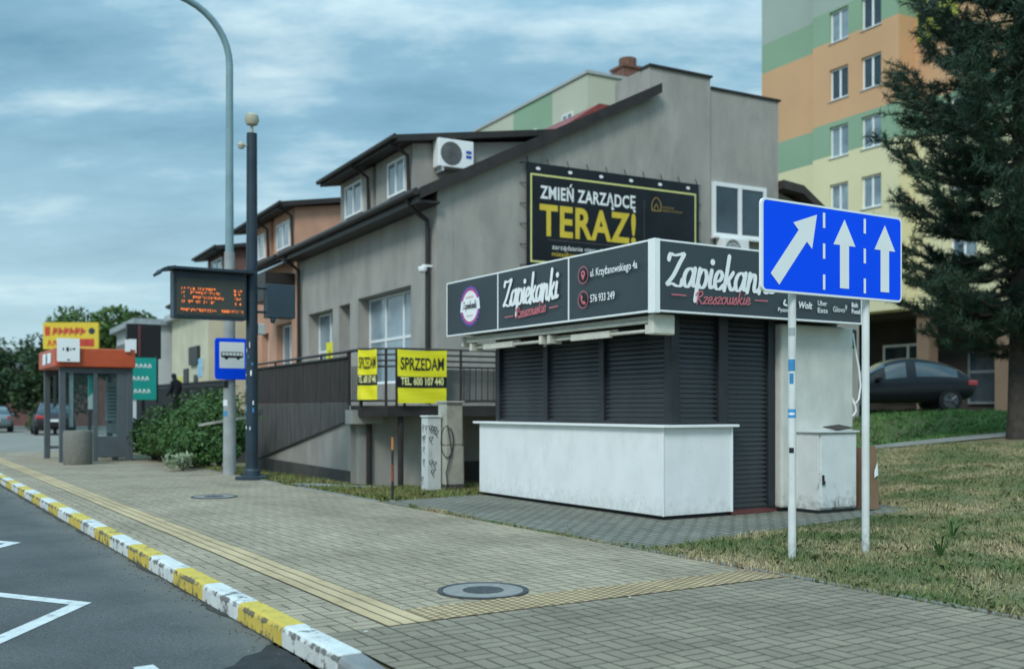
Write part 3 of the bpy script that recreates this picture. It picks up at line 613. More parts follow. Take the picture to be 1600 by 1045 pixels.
# cabinet against the wall
cb = thing('meter_cabinet', S(8.8, 8.0, 0), 'old white wooden cabinet with cracked paint and padlock at the kiosk wall', 'cabinet')
M_old = mat('cracked_white_paint', (.66, .68, .66), .65, .06, 4, .2, 60, dirt=.9, dirtcol=(.16, .15, .12), dscale=3.2, dth=(.585, .64), splash=.7)
mb = MB(S); mb.box(8.69, 9.095, 7.67, 8.36, .045, 1.0); build('case', mb, M_old, cb, bevel=.004)
mb = MB(S); mb.box(8.665, 8.688, 7.70, 8.345, .07, .975); build('door', mb, M_old, cb, bevel=.004)
mb = MB(S); mb.box(8.65, 8.664, 7.71, 7.745, .40, .48); mb.box(8.64, 8.652, 7.70, 7.75, .36, .41); build('padlock', mb, M_dark, cb, bevel=.004)
mb = MB(S); mb.box(8.64, 9.095, 7.64, 8.38, 1.003, 1.022); build('top', mb, M_old, cb)
mb = MB(S); mb.box(8.70, 9.08, 7.68, 8.35, .0, .044); build('base', mb, M_dark, cb)
mb = MB(); a = [S(8.66, 7.98, 1.026), S(8.66, 8.28, 1.05), S(8.9, 8.30, 1.085), S(8.9, 8.0, 1.06)]; mb.prism(a, (0, 0, .012)); tag(build('loose_board', mb, M_wood, loc=S(8.8, 8.1, 1.02)), 'dark scrap of board lying tilted on the white cabinet', 'board')
# cardboard
cdm = mat('cardboard', (.24, .145, .085), .85, .1, 3)
cdb = thing('cardboard_box', S(8.72, 8.75, 0), 'flattened brown cardboard box standing beside the kiosk end wall', 'cardboard')
mb = MB(S); mb.box(8.64, 8.94, 8.60, 8.66, .02, .80); a = [S(8.60, 8.42, .02), S(8.60, 8.70, .02), S(8.62, 8.66, .82), S(8.62, 8.42, .82)]; mb.prism(a, S(.03, 0, 0) - S(0, 0, 0)); build('panel', mb, cdm, cdb)
mb = MB(); mb.face([S(8.592, 8.60, .42), S(8.592, 8.675, .45), S(8.598, 8.665, .62), S(8.598, 8.61, .50)]); build('label_sheet', mb, M_wpr, cdb, fix=False)

# ------------------------------------------------------------------ blue lane sign
SG_U = 6.1
sg = thing('lane_sign', S(SG_U, 4.94, 0), 'blue lane sign with three white arrows on two white posts', 'road sign')
s0, s1, z0, z1 = 4.04, 5.84, 2.275, 3.055
def rrect(x0, x1, y0, y1, r, n=5):
    out = []
    for cx, cy, a in ((x1 - r, y0 + r, -90), (x1 - r, y1 - r, 0), (x0 + r, y1 - r, 90), (x0 + r, y0 + r, 180)):
        out += [(cx + r * math.cos(R(a + 90 * k / n)), cy + r * math.sin(R(a + 90 * k / n))) for k in range(n + 1)]
    return out
pl = MB(); w, h = s1 - s0, z1 - z0
pl.prism([S(SG_U, s0 + x, z0 + y) for x, y in rrect(0, w, 0, h, .05)], UV_ * .03, 0)
bd = Board(pl, S(SG_U, s0, z0), SV)
bd.d = .002; bd.poly(rrect(.0, w, 0, h, .05), 0); bd.poly(rrect(.018, w - .018, .018, h - .018, .036), 1)
A = lambda x, y: (x * w, (1 - y) * h)
bd.d = .004
for cx in (.563, .865):
    bd.poly([A(cx - .033, .895), A(cx + .033, .895), A(cx + .033, .40), A(cx - .033, .40)], 0)
    bd.poly([A(cx - .08, .41), A(cx + .08, .41), A(cx, .115)], 0)
tx, ty = .367 * w, (1 - .107) * h; bx, by = .075 * w, (1 - .86) * h; d = Vector((tx - bx, ty - by, 0)).normalized(); nn = Vector((-d.y, d.x, 0)); Tp = Vector((tx, ty, 0)); Bp = Vector((bx + .015, by, 0)); hb = Tp - d * .255
sh = .068
bd.poly([(p.x, p.y) for p in (Bp + nn * sh, Bp - nn * sh, hb - nn * sh, hb + nn * sh)], 0); bd.poly([(p.x, p.y) for p in (hb + nn * .155 - d * .01, hb - nn * .155 - d * .01, Tp)], 0)
for cx in (.416, .711):
    for a, b in ((.074, .244), (.416, .586), (.76, .93)): bd.poly([A(cx - .0085, b), A(cx + .0085, b), A(cx + .0085, a), A(cx - .0085, a)], 0)
build('sign_plate', pl, [mat('sign_white', (.80, .83, .82), .4, .02), M_blue], sg)
for ss in (4.47, 5.42):
    mb = MB(); mb.tube([S(SG_U + .065, ss, -.2), S(SG_U + .065, ss, 3.0)], .034, 14); mb.f = S; mb.box(SG_U + .028, SG_U + .06, ss - .05, ss + .05, 2.4, 2.45); mb.box(SG_U + .028, SG_U + .06, ss - .05, ss + .05, 2.85, 2.9)
    po = build('post', mb, M_wpost, sg, smooth=True)
    if ss < 5:
        st = MB(); c = S(SG_U + .065, ss, 0)
        def stick(z, h, w_, m):
            for k in range(6):
                a0, a1 = [R(-115 + (t - 3) * w_ / 6) for t in (k, k + 1)]
                st.face([(c.x + .0348 * math.cos(a), c.y + .0348 * math.sin(a), zz_) for a, zz_ in ((a0, z), (a1, z), (a1, z + h), (a0, z + h))], m)
        stick(1.92, .07, 110, 0); stick(1.62, .10, 110, 1); stick(1.51, .09, 60, 1); stick(1.22, .075, 140, 1); stick(1.245, .02, 90, 2); stick(.92, .045, 70, 3)
        islands('sticker', st, [mat('grey_print', (.3, .33, .34), .6), mat('blue_sticker', (.05, .25, .5), .5), M_wpr, M_blk], po, fix=False)

# ------------------------------------------------------------------ bus stop: display pole, lamp post, bus sign, shelter, bin
dp = thing('display_pole', S(18.5, 3.72, 0), 'tall dark pole carrying a departure display, camera dome on top', 'pole')
c = S(18.5, 3.72, 0)
mb = MB(); mb.tube([c, c + ZV * 6.35], [.115, .095], 16); build('pole', mb, M_navy, dp, smooth=True)
mb = MB().lathe(c, [(.30, 0), (.30, .05), (.16, .07), (.15, .16), (.125, .20)], 20); build('base_plate', mb, M_navy, dp)
mb = MB().lathe(c + ZV * 6.35, [(.03, 0), (.03, .14), (.10, .16), (.135, .24), (.12, .33), (.05, .38)], 16); mb.tube([c + ZV * 6.1, c + ZV * 6.12 - SV * .2], .02, 6); mb.lathe(c + ZV * 6.05 - SV * .2, [(.05, 0), (.07, .06), (.03, .12)], 12); build('camera_dome', mb, mat('old_ivory_plastic', (.42, .40, .30), .5, .15), dp, smooth=True)
# display
db = MB(S); db.box(18.36, 18.62, 2.28, 3.58, 2.90, 3.72); cas = build('display_case', db, M_navy, dp, bevel=.01)
sc = MB(S); sc.box(18.35, 18.36, 2.33, 3.54, 2.95, 3.60)
bd = Board(sc, S(18.35, 2.36, 2.96), SV)
rl = random.Random(3)
def ledrow(x0, x1, y, h, m):
    x = x0
    while x < x1:
        wl = rl.choice((.02, .03, .035)); k = rl.random()
        if k > .12: bd.rect(x, x + wl * .45, y + rl.choice((0, h * .2, h * .5)), y + h * rl.choice((.6, 1, 1)), m); bd.rect(x + wl * .45, x + wl, y + h * rl.choice((0, .4, .8)), y + h * rl.choice((.9, 1)), m)
        x += wl + .011
for yy, a, b in ((.43, .16, .68), (.36, .16, .72), (.28, .2, .80), (.20, .16, .66)):
    ledrow(.05, .10, yy, .048, 1); ledrow(a, b, yy, .05, 1); ledrow(.98, 1.10, yy, .05, 1)
ledrow(.03, 1.12, .05, .055, 1)
build('display_screen', sc, [mat('led_matrix', (.05, .055, .045), .4, .1), mat('amber_led', (.6, .15, .03), .5, .05, emit=(1.0, .22, .06), estr=.5)], cas)
rf = MB()
prof = [(2.02, 3.62), (2.08, 3.69), (2.16, 3.725), (2.28, 3.74), (3.7, 3.74)]
for i in range(len(prof) - 1):
    a, b = prof[i], prof[i + 1]; rf.prism([S(18.2, a[0], a[1]), S(18.2, b[0], b[1]), S(18.2, b[0], b[1] + .05), S(18.2, a[0] - .02, a[1] + .04)], UV_ * .50)
build('display_roof', rf, M_navy, dp)
bx2 = MB(S); bx2.box(18.40, 18.62, 3.98, 4.52, 2.98, 3.60); build('control_box', bx2, mat('slate_blue_sheet', (.032, .052, .068), .5, .12), dp, bevel=.01)
mb = MB()
for z in (3.08, 3.52): mb.tube([S(18.5, 3.72, z), S(18.5, 4.0, z)], .025, 8)
mb.lathe(S(18.45, 4.1, 2.88), [(.03, 0), (.05, .04), (.05, .1)], 10); islands('bracket', mb, M_navy, dp)
mb = MB(S); mb.box(18.43, 18.57, 3.82, 3.95, 2.66, 2.86); build('loudspeaker', mb, M_gal, dp, bevel=.01)
st = MB()
rs = random.Random(5)
for k in range(16):
    z = rs.uniform(.9, 2.5); a = R(-115 + rs.uniform(-50, 50)); h = rs.uniform(.04, .12); wv_ = rs.uniform(.10, .25); r_ = .1165 - z * .0032
    st.face([(c.x + r_ * math.cos(t), c.y + r_ * math.sin(t), q) for t, q in ((a, z), (a + wv_, z + .01), (a + wv_, z + h), (a, z + h * .9))], k % 2)
islands('sticker', st, [M_wpr, mat('blue_sticker', None)], dp, fix=False)

lp = thing('street_lamp', S(19.88, 3.72, 0), 'street lamp with concrete lower post and thin curved blue-grey arm', 'street lamp')
c = S(19.88, 3.72, 0); mb = MB(); mb.tube([c - ZV * .1, c + ZV * 4.35], [.125, .10], 14); mb.tube([c + ZV * 2.32, c + ZV * 2.36], .13, 14); build('concrete_post', mb, mat('grey_concrete_post', (.33, .345, .34), .9, .14, 4, .3, 40, dirt=.4, dirtcol=(.17, .17, .16)), lp, smooth=True)
pts = [c + ZV * 4.3, c + ZV * 6, c + ZV * 8.0]; rr = [.085, .075, .07]
dirn = -SV
for k in range(1, 9):
    t = R(k * 9); pts.append(c + ZV * (8.0 + 1.15 * math.sin(t)) + dirn * (1.15 * (1 - math.cos(t)))); rr.append(.065)
last = pts[-1]; pts.append(last + dirn * 1.1 + ZV * .32); rr.append(.055)
mb = MB(); mb.tube(pts, rr, 12); build('curved_arm', mb, mat('blue_grey_steel', (.20, .31, .34), .6, .12), lp, smooth=True)
hd = pts[-1]; mb = MB(); mb.tube([hd, hd + dirn * .25 + ZV * .03, hd + dirn * .65 + ZV * .06], [.07, .13, .06], 10); build('lamp_head', mb, M_gal, lp, smooth=True)
bs = thing('bus_stop_sign', S(19.7, 3.72, 1.84), 'blue square sign with black bus symbol fixed to the lamp post', 'road sign')
mb = MB(); s0_, z0_ = 3.39, 1.86; w_, h_ = .66, .80
mb.prism([S(19.72, s0_ + x, z0_ + y) for x, y in rrect(0, w_, 0, h_, .06)], UV_ * .02, 0)
bd = Board(mb, S(19.72, s0_, z0_), SV); bd.poly(rrect(.012, w_ - .012, .012, h_ - .012, .05), 0); bd.poly(rrect(.085, w_ - .085, .22, h_ - .075, .02), 1)
bd.poly(rrect(.12, .55, .42, .535, .03), 2); bd.rect(.14, .535, .465, .52, 1)
for x in (.2, .27, .34, .41, .48): bd.rect(x - .006, x + .006, .46, .525, 2)
bd.disc(.22, .42, .035, 2, 16); bd.disc(.45, .42, .035, 2, 16)
build('sign_plate', mb, [M_blue, M_wpr, M_blk], bs)
mb = MB(S); mb.box(19.74, 19.78, 3.60, 3.84, 2.0, 2.05); mb.box(19.74, 19.78, 3.60, 3.84, 2.45, 2.5); islands('clamp', mb, M_gal, bs)
mb = MB(); c = S(19.88, 3.72, 0)
for z, h, w_, k in ((1.70, .14, .6, 0), (1.35, .12, .5, 1), (1.15, .1, .4, 2)):
    a = R(-120)
    for q in range(5): mb.face([(c.x + .124 * math.cos(t), c.y + .124 * math.sin(t), zz_) for t, zz_ in ((a + (q - 2.5) * w_ / 2.5, z), (a + (q - 1.5) * w_ / 2.5, z), (a + (q - 1.5) * w_ / 2.5, z + h), (a + (q - 2.5) * w_ / 2.5, z + h))], k)
islands('sticker', mb, [M_blk, M_wpr, mat('blue_sticker', None)], lp, fix=False)

# shelter: open long side to the kerb
sh_ = thing('bus_shelter', S(27.9, 2.4, 0), 'bus shelter with orange-red roof band and dark grey glazed frame', 'bus shelter')
M_sf = mat('shelter_grey', (.085, .10, .11), .5, .12, 3); M_or = mat('orange_red_fascia', (.50, .085, .03), .5, .12, 2)
u0, u1, a0, a1 = 26.7, 29.2, 1.70, 3.25
fr = MB(S)
for u in (u0, u1):
    for s in (a0, a1): fr.box(u - .07, u + .07, s - .07, s + .07, .0, 2.32)
fr.box(u0 - .06, u0 + .06, 1.70, 3.2, 2.16, 2.3); fr.box(u0 - .05, u0 + .05, 2.40, 2.50, .0, 2.2); fr.box(u0 - .05, u0 + .05, 2.5, 3.2, .1, .62); fr.box(u0 - .05, u0 + .05, 2.95, 3.2, .6, 2.2)
fr.box(u0, u1, a1 - .04, a1 + .04, .1, .2); fr.box(u0, u1, a1 - .04, a1 + .04, 2.15, 2.3); fr.box(u1 - .05, u1 + .05, a0, a1, .25, .32); fr.box(u1 - .05, u1 + .05, a0, a1, 2.15, 2.3); fr.box((u0 + u1) / 2 - .05, (u0 + u1) / 2 + .05, a1 - .05, a1 + .05, .1, 2.3)
build('frame', fr, M_sf, sh_, bevel=.01)
ro = MB(S); ro.box(u0 - .18, u1 + .15, 1.52, 3.36, 2.30, 2.76)
bd = Board(ro, S(u1 + .15, 1.52, 2.3), -UV_); bd.poly([(.7, .10), (2.1, .12), (2.15, .36), (.75, .38)], 1); bd.disc(1.4, .23, .15, 2, 20)
build('roof_band', ro, [M_or, M_wpr, M_sf], sh_, bevel=.03)
mb = MB(S); mb.box(u0 - .02, u0, 1.78, 2.40, .75, 2.15); mb.box(u0 - .02, u0, 2.5, 2.95, .64, 2.15); mb.box(u0 + .05, u1, a1 - .01, a1 + .01, .2, 2.15); build('glass_wall', mb, M_glass, sh_)
mb = MB(S); mb.box(u0 + .02, u0 + .05, 1.86, 1.95, .85, 2.2); islands('side_strip', mb, M_gal, sh_)
mb = MB(S); mb.box(u0 + .5, u1 - .4, 2.85, 3.15, .42, .47); mb.box(u0 + .5, u1 - .4, 3.1, 3.14, .65, .9); mb.box(u0 + .6, u0 + .68, 2.95, 3.1, 0, .42); mb.box(u1 - .6, u1 - .52, 2.95, 3.1, 0, .42); build('bench', mb, M_sf, sh_, bevel=.01)
tp = MB(S); tp.box(u0 + .08, u0 + .10, 2.30, 2.52, 1.28, 2.12); bd = Board(tp, S(u0 + .08, 2.3, 1.28), SV); bd.poly([(0, .3), (.12, .42), (.22, .8), (.22, .84), (0, .84)], 1); build('poster', tp, [M_wpr, mat('teal_print', (.02, .38, .30), .5)], sh_)
tp = MB(S); tp.box(u0 + .5, u0 + .52, 2.78, 3.1, 1.0, 1.95); bd = Board(tp, S(u0 + .5, 2.78, 1.0), SV)
for r_ in range(9): bd.rect(.05, .27, .08 + r_ * .09, .11 + r_ * .09, 1)
build('timetable', tp, [mat('grey_paper', (.45, .5, .5), .6), M_sf], sh_)
ws = MB(S); ws.box(u0 - .26, u0 - .22, 1.55, 2.05, 2.42, 2.98); bd = Board(ws, S(u0 - .26, 1.55, 2.42), SV); bd.rect(.12, .15, .27, .33, 1); bd.rect(.2, .26, .25, .345, 1); bd.rect(.29, .31, .27, .33, 1); bd.rect(.34, .40, .29, .33, 1); bd.rect(.22, .28, .03, .06, 1); tag(build('stop_plate', ws, [M_wpr, M_blk], sh_), None)
fl = MB(S); fl.box(u0 - .24, u0 - .22, 3.1, 3.22, 2.7, 3.0); build('side_plate', fl, M_wpr, sh_)
# bin
bn = thing('litter_bin', S(25.63, 1.88, 0), 'round grey concrete litter bin in front of the bus shelter', 'litter bin'); c = S(25.63, 1.88, 0)
mb = MB().lathe(c, [(.30, 0), (.32, .04), (.325, .72), (.31, .78), (.27, .79), (.255, .70)], 24); build('shell', mb, mat('exposed_aggregate', (.19, .185, .16), .9, .2, 30, .5, 90), bn, smooth=True)
mb = MB().lathe(c, [(.25, .60), (.25, .705)], 20); build('liner', mb, M_dark, bn)

# ------------------------------------------------------------------ utility boxes, marker post
ub = thing('utility_box', S(14.35, 5.55, 0), 'white painted steel utility box covered in scrawls', 'utility box')
mb = MB(S); mb.box(14.30, 14.52, 5.18, 5.41, .02, 1.16); bd = Board(mb, S(14.52, 5.18, .02), -UV_)
for k in range(7): x, y = rs.uniform(.04, .18), rs.uniform(.1, 1.0); bd.stroke([(x, y), (x + .03, y + .06), (x - .03, y + .04), (x + .02, y - .06)], .012, 1)
bd = Board(mb, S(14.30, 5.18, .02), SV)
for k in range(8): x, y = rs.uniform(.04, .18), rs.uniform(.1, 1.0); bd.stroke([(x, y), (x + .03, y + .06), (x - .03, y + .04), (x + .02, y - .06)], .012, 1)
build('case', mb, [mat('scruffy_white_paint', (.56, .58, .56), .6, .08, 4, dirt=.7, dirtcol=(.22, .22, .2), dscale=4, dth=(.55, .66)), M_blk], ub)
mb = MB(S); mb.box(14.28, 14.54, 5.16, 5.42, 1.163, 1.19); build('lid', mb, M_wpost, ub, bevel=.008)
cc = thing('concrete_cabinet', S(14.2, 5.85, 0), 'tall weathered concrete cable cabinet beside the white utility box', 'utility box')
mb = MB(S); mb.box(14.18, 14.48, 5.44, 5.75, .10, .70); mb.box(14.19, 14.47, 5.45, 5.74, .73, 1.38); mb.box(14.2, 14.46, 5.46, 5.73, .70, .73); build('case', mb, mat('stained_concrete', (.40, .39, .33), .85, .14, 4, .4, 60, dirt=.6, dirtcol=(.16, .15, .12), dscale=3), cc, bevel=.008)
mb = MB(S); mb.box(14.16, 14.5, 5.43, 5.77, 1.383, 1.42); build('lid', mb, M_conc, cc, bevel=.01)
mb = MB(S); mb.box(14.17, 14.49, 5.435, 5.76, .0, .10); build('base', mb, M_greyd, cc)
mb = MB(); pts = [S(14.165, 5.45 + .11 * math.cos(a), .78 + .25 * math.sin(a)) for a in [R(a) for a in range(80, 430, 20)]]; mb.tube(pts, .008, 6)
pts = [S(14.16, 5.46, 1.02), S(14.15, 5.52, .6), S(14.15, 5.42, .3), S(14.15, 5.45, .05)]; mb.tube(pts, .008, 6); build('cable_loop', mb, M_dark, cc, smooth=True)
mp_ = thing('marker_post', S(13.04, 3.97, 0), 'thin black and orange marker post in the grass', 'marker post'); c = S(13.04, 3.97, 0)
mb = MB()
for z0_, z1_, m in ((-.1, .28, 0), (.28, .52, 2), (.52, .72, 0), (.72, .90, 1), (.90, .92, 0)): mb.tube([c + ZV * z0_, c + ZV * z1_], .019, 10, m)
build('rod', mb, [M_dark, mat('bright_orange_paint', (.42, .17, .05), .7, .3), mat('rust_red', (.24, .06, .025), .7, .2)], mp_, smooth=True)
mb = MB(S); mb.box(13.01, 13.07, 3.945, 3.995, -.02, .02); build('foot', mb, M_conc, mp_)

# ------------------------------------------------------------------ houses
def window(parent, F, a0, a1, d, z0, z1, cols, rows, glass, t=.06, axis='p', fm=None, name='window', sill=True, sgn=1):
    """frame in facade coords: axis 'p' -> spans p, faces -q; axis 'q' -> spans q, faces -p; d = depth coord of the front face"""
    G = (lambda a, b, z: F(a, b, z)) if axis == 'p' else (lambda a, b, z: F(b, a, z))
    mb = MB(G); D = .07
    mb.box(a0, a1, d, d + D, z0, z0 + t); mb.box(a0, a1, d, d + D, z1 - t, z1); mb.box(a0, a0 + t, d, d + D, z0 + t, z1 - t); mb.box(a1 - t, a1, d, d + D, z0 + t, z1 - t)
    for k in range(1, cols): x = a0 + (a1 - a0) * k / cols; mb.box(x - t * .6, x + t * .6, d + .002, d + D, z0 + t, z1 - t)
    for k in rows: z = z0 + (z1 - z0) * k; mb.box(a0 + t, a1 - t, d + .004, d + D, z - t * .6, z + t * .6)
    w = build(name, mb, fm or M_wpl, parent)
    g = MB(G); g.box(a0 + t * .5, a1 - t * .5, d + .03, d + .045, z0 + t * .5, z1 - t * .5); build('pane', g, glass, w)
    if sill: s_ = MB(G); s_.box(a0 - .05, a1 + .05, d - .16, d + .02, z0 - .06, z0 - .004); build('sill', s_, M_wpl if sill is True else sill, w)
    return w
def wall_holes(F, axis, a0, a1, z0, z1, d, th, holes):
    """wall of thickness th (d..d+th) with rectangular openings"""
    G = (lambda a, b, z: F(a, b, z)) if axis == 'p' else (lambda a, b, z: F(b, a, z))
    mb = MB(G); xs = sorted({a0, a1, *[h[0] for h in holes], *[h[1] for h in holes]}); 
    for x0, x1 in zip(xs, xs[1:]):
        zs = sorted([(h[2], h[3]) for h in holes if h[0] <= x0 + 1e-6 and h[1] >= x1 - 1e-6]); z = z0
        for h0, h1 in zs: mb.box(x0, x1, d, d + th, z, h0); z = h1
        mb.box(x0, x1, d, d + th, z, z1)
    return mb
gh = thing('grey_house', B(0, 0, -.4), 'grey rendered two-storey house with brown roof, dormers and stepped gable wall', 'house')
def rz(q): return 6.62 + .5 * q
ops = [(1.555, 5.31, 1.95, 4.36), (5.95, 6.87, 1.4, 4.3), (7.44, 9.79, 2.2, 4.28)]
fw = wall_holes(B, 'p', 0.0, 10.7, -.6, 6.3, 0, .42, ops)
fw.box(0.3, 10.6, .43, .5, 1.2, 4.6, 1)
fw.prism([B(0, 0.425, -.6), B(0, 0.425, 6.3), B(0, 0, 6.3), B(0, 0.02, 6.42), B(0, 6.14, 9.46), B(0, 6.14, 10.3), B(0, 8.18, 10.3), B(0, 8.18, -.6)], PV * .35)
fw.prism([B(.05, 8.18, -.6), B(.05, 8.18, 10.03), B(.05, 10.7, 10.03), B(.05, 10.7, -.6)], PV * 3.0)
fw.prism([B(10.6, .43, -.6), B(10.6, .43, 6.5), B(10.6, 6.1, 9.4), B(10.6, 10.7, 9.4), B(10.6, 10.7, -.6)], PV * .1)
fw.box(.36, 1.6, 6.14, 8.18, 9.0, 10.298)
fw.box(3.06, 10.59, 6.32, 10.68, 4.0, 9.35)
build('wall', fw, [M_grey, M_paned], gh)
def roof_slab(q0, q1, p0, p1, zf, th, m=M_roof):
    mb = MB(); mb.prism([B(p0, q0, zf(q0)), B(p0, q1, zf(q1)), B(p0, q1, zf(q1) - th), B(p0, q0, zf(q0) - th)], PV * (p1 - p0)); return mb
build('roof', roof_slab(-.55, 6.3, -.22, 10.9, rz, .14), M_roof, gh)
mb = roof_slab(-.55, 6.35, -.27, -.222, lambda q: rz(q) + .03, .26); mb.f = B; mb.box(-.2, 10.9, -.56, -.50, 6.05, 6.33); mb.box(-.2, 10.7, -.5, -.01, 6.06, 6.11); build('bargeboard', mb, M_brown, gh)
mb = MB(); mb.tube([B(-.25, -.64, 6.28), B(10.95, -.64, 6.26)], .085, 10); build('gutter', mb, M_brown, gh, smooth=True)
mb = MB(); mb.tube([B(.35, -.62, 6.22), B(.35, -.5, 6.0), B(.32, -.12, 5.75), B(.32, -.1, 5.5), B(.32, -.1, 1.4)], .06, 10); build('downpipe', mb, M_brown, gh, smooth=True)
mb = MB(); mb.tube([B(10.4, -.62, 6.22), B(10.4, -.5, 6.0), B(10.45, -.12, 5.75), B(10.45, -.1, 1.0)], .06, 10); build('downpipe', mb, M_brown, gh, smooth=True)
mb = MB(B); mb.box(-.06, .42, 6.10, 8.22, 10.302, 10.36); mb.box(0, 3.1, 8.225, 10.76, 10.034, 10.09); build('coping', mb, M_brown, gh)
mb = MB(); mb.prism([B(.3, 10.71, -.6), B(.3, 10.71, 7.6), B(.3, 12.2, 7.15), B(.3, 14.2, 5.7), B(.3, 14.2, -.6)], PV * 6); build('side_wing', mb, M_grey, gh)
mb = MB(); pr = [(10.72, 7.78), (11.5, 7.70), (12.3, 7.2), (14.6, 5.55)]
for a, b in zip(pr, pr[1:]): mb.prism([B(-.15, a[0], a[1]), B(-.15, b[0], b[1]), B(-.15, b[0], b[1] - .24), B(-.15, a[0], a[1] - .24)], PV * 6.5)
build('wing_roof', mb, M_roof, gh)
for (a0, a1, z0, z1), cl, rw in zip(ops, (3, 1, 2), ((.5,), (), (.42,))): window(gh, B, a0 + .02, a1 - .02, .33, z0 + .02, z1 - .02, cl, rw, M_pane, sill=(z0 > 1.5))
window(gh, B, 8.25, 10.19, -.03, 6.0, 7.5, 2, (), M_paned, t=.11, axis='q')
mb = MB(B); mb.box(.305, .325, 7.6, 8.6, 2.6, 3.0)
nt_ = MB(B); nt_.box(8.3, 8.95, .30, .325, 2.6, 3.35); bd = Board(nt_, B(8.95, .30, 2.6), -PV); bd.text('X', .2, .45, .2, .5, 1); tag(build('yellow_notice', nt_, [M_yel, M_blk], gh), 'small yellow notice in the far ground floor window')
# dormers
def dormer(parent, p0, p1, wallm, wins, zt=8.22, ov=.35):
    mb = MB(); mb.prism([B(p0, .6, 6.7), B(p0, .6, zt), B(p0, 4.6, zt + .55), B(p0, 4.6, 8.6)], PV * (p1 - p0)); dm = build('dormer', mb, wallm, parent)
    mb = MB(); zf = lambda q: zt + .14 + .16 * (q - .3); mb.prism([B(p0 - .3, .05, zf(.05)), B(p0 - .3, 5.1, zf(5.1)), B(p0 - .3, 5.1, zf(5.1) - .17), B(p0 - .3, .05, zf(.05) - .17)], PV * (p1 - p0 + .3 + ov)); mb.tube([B(p0 - .3, -.02, zf(0) - .04), B(p1 + ov, -.02, zf(0) - .04)], .07, 8); build('dormer_roof', mb, M_brown, dm)
    for a, b, c_, d_ in wins: window(dm, B, a, b, .53, c_, d_, 2, (), M_pane, sill=False)
    mb = MB(); mb.tube([B(p0 + .12, -.0, zt), B(p0 + .12, .5, zt - .3), B(p0 + .12, .53, 6.95)], .05, 8); build('dormer_pipe', mb, M_brown, dm, smooth=True)
dormer(gh, 2.83, 5.45, M_grey, [(3.25, 4.45, 7.05, 8.0)]); dormer(gh, 5.75, 8.45, M_grey, [(6.45, 7.9, 7.05, 8.0)])
# AC unit on dormer cheek
def ac_unit(F, label, axis):
    G = F
    return G
ac = thing('air_conditioner', B(2.6, 1.7, 7.5), 'white air conditioner unit on the side of the dormer', 'air conditioner')
mb = MB(B); mb.box(2.42, 2.78, 1.15, 2.18, 7.62, 8.36); build('case', mb, M_wpl, ac, bevel=.02)
mb = MB(); o_ = B(2.415, 1.52, 7.98)
for r_ in (.06, .12, .18, .24, .29): 
    pts = [o_ + QV * (r_ * math.cos(t)) + ZV * (r_ * math.sin(t)) for t in [R(a) for a in range(0, 361, 20)]]; mb.tube(pts, .012, 5, cap=False)
for a in range(0, 180, 30): mb.tube([o_ + QV * (.3 * math.cos(R(a))) + ZV * (.3 * math.sin(R(a))), o_ - QV * (.3 * math.cos(R(a))) - ZV * (.3 * math.sin(R(a)))], .01, 5)
build('fan_grille', mb, mat('grille_grey', (.12, .12, .12), .5), ac)
fb = MB(); bdx = Board(fb, B(2.418, 1.52, 7.98), QV); bdx.d = .001; bdx.disc(0, 0, .31, 0); build('fan_recess', fb, mat('grille_shade', (.16, .17, .17), .6), ac, fix=False)
mb = MB(); bdx = Board(mb, B(2.418, 1.95, 7.9), QV); bdx.rect(0, .16, .12, .2, 0); bdx.rect(0, .16, .0, .08, 0); build('badge', mb, mat('blue_badge', (.02, .08, .45), .5), ac, fix=False)
mb = MB(B); mb.box(2.4, 2.83, 1.25, 1.3, 7.5, 7.62); mb.box(2.4, 2.83, 2.02, 2.07, 7.5, 7.62); islands('bracket', mb, M_gal, ac)
mb = MB(); mb.tube([B(2.6, 2.2, 7.75), B(2.55, 2.6, 7.82), B(2.4, 3.3, 8.3)], .04, 6); build('pipe', mb, M_wpl, ac)
ac2 = thing('air_conditioner', B(-.2, 8.7, 5.4), 'white air conditioner below the gable window, above the kiosk roof', 'air conditioner')
mb = MB(B); mb.box(-.36, -.03, 8.35, 9.25, 5.30, 5.93); build('case', mb, M_wpl, ac2, bevel=.02)
mb = MB(); o_ = B(-.365, 8.68, 5.62)
for r_ in (.07, .14, .21, .26): mb.tube([o_ + QV * (r_ * math.cos(t)) + ZV * (r_ * math.sin(t)) for t in [R(a) for a in range(0, 361, 20)]], .014, 5, cap=False)
build('fan_grille', mb, mat('grille_grey', None), ac2)
cd = thing('security_camera', B(.3, -.2, 4.7), 'white dome security camera by the downpipe of the grey house', 'camera')
mb = MB().lathe(B(.3, -.24, 4.58), [(.02, -.09), (.09, -.05), (.11, .02), (.10, .06)], 14); mb.f = B; mb.box(.26, .34, -.24, 0, 4.64, 4.69); build('dome', mb, M_wpl, cd, smooth=True)
# banner on the gable
bn_ = thing('wall_banner', B(-.12, 5.0, 4.75), 'large black and yellow advertising banner laced to the grey gable wall', 'banner')
bq0, bq1, bz0, bz1 = 2.36, 7.70, 4.72, 7.33
mb = MB(B); mb.box(-.10, -.085, bq0, bq1, bz0, bz1)
bd = Board(mb, B(-.10, bq0, bz0), QV); bw_, bh_ = bq1 - bq0, bz1 - bz0
bd.frame(.10, bw_ - .10, .17, bh_ - .26, .045, 1)
bd.text('ZMIEŃ ZARZĄDCĘ', .38, 3.26, 1.765, 2.075, 2, .025, 0, 1.06); bd.text('TERAZ!', .36, 3.26, .87, 1.62, 3, .028, 0, 1.08)
bd.rect(.6, 3.26, .745, .76, 5); bd.rect(3.52, 3.535, .45, 2.0, 5)
bd.text('zarządzanie nieruchomościami', .72, 3.1, .53, .645, 2); bd.text('mieszkaniowymi', .72, 1.95, .36, .475, 3)
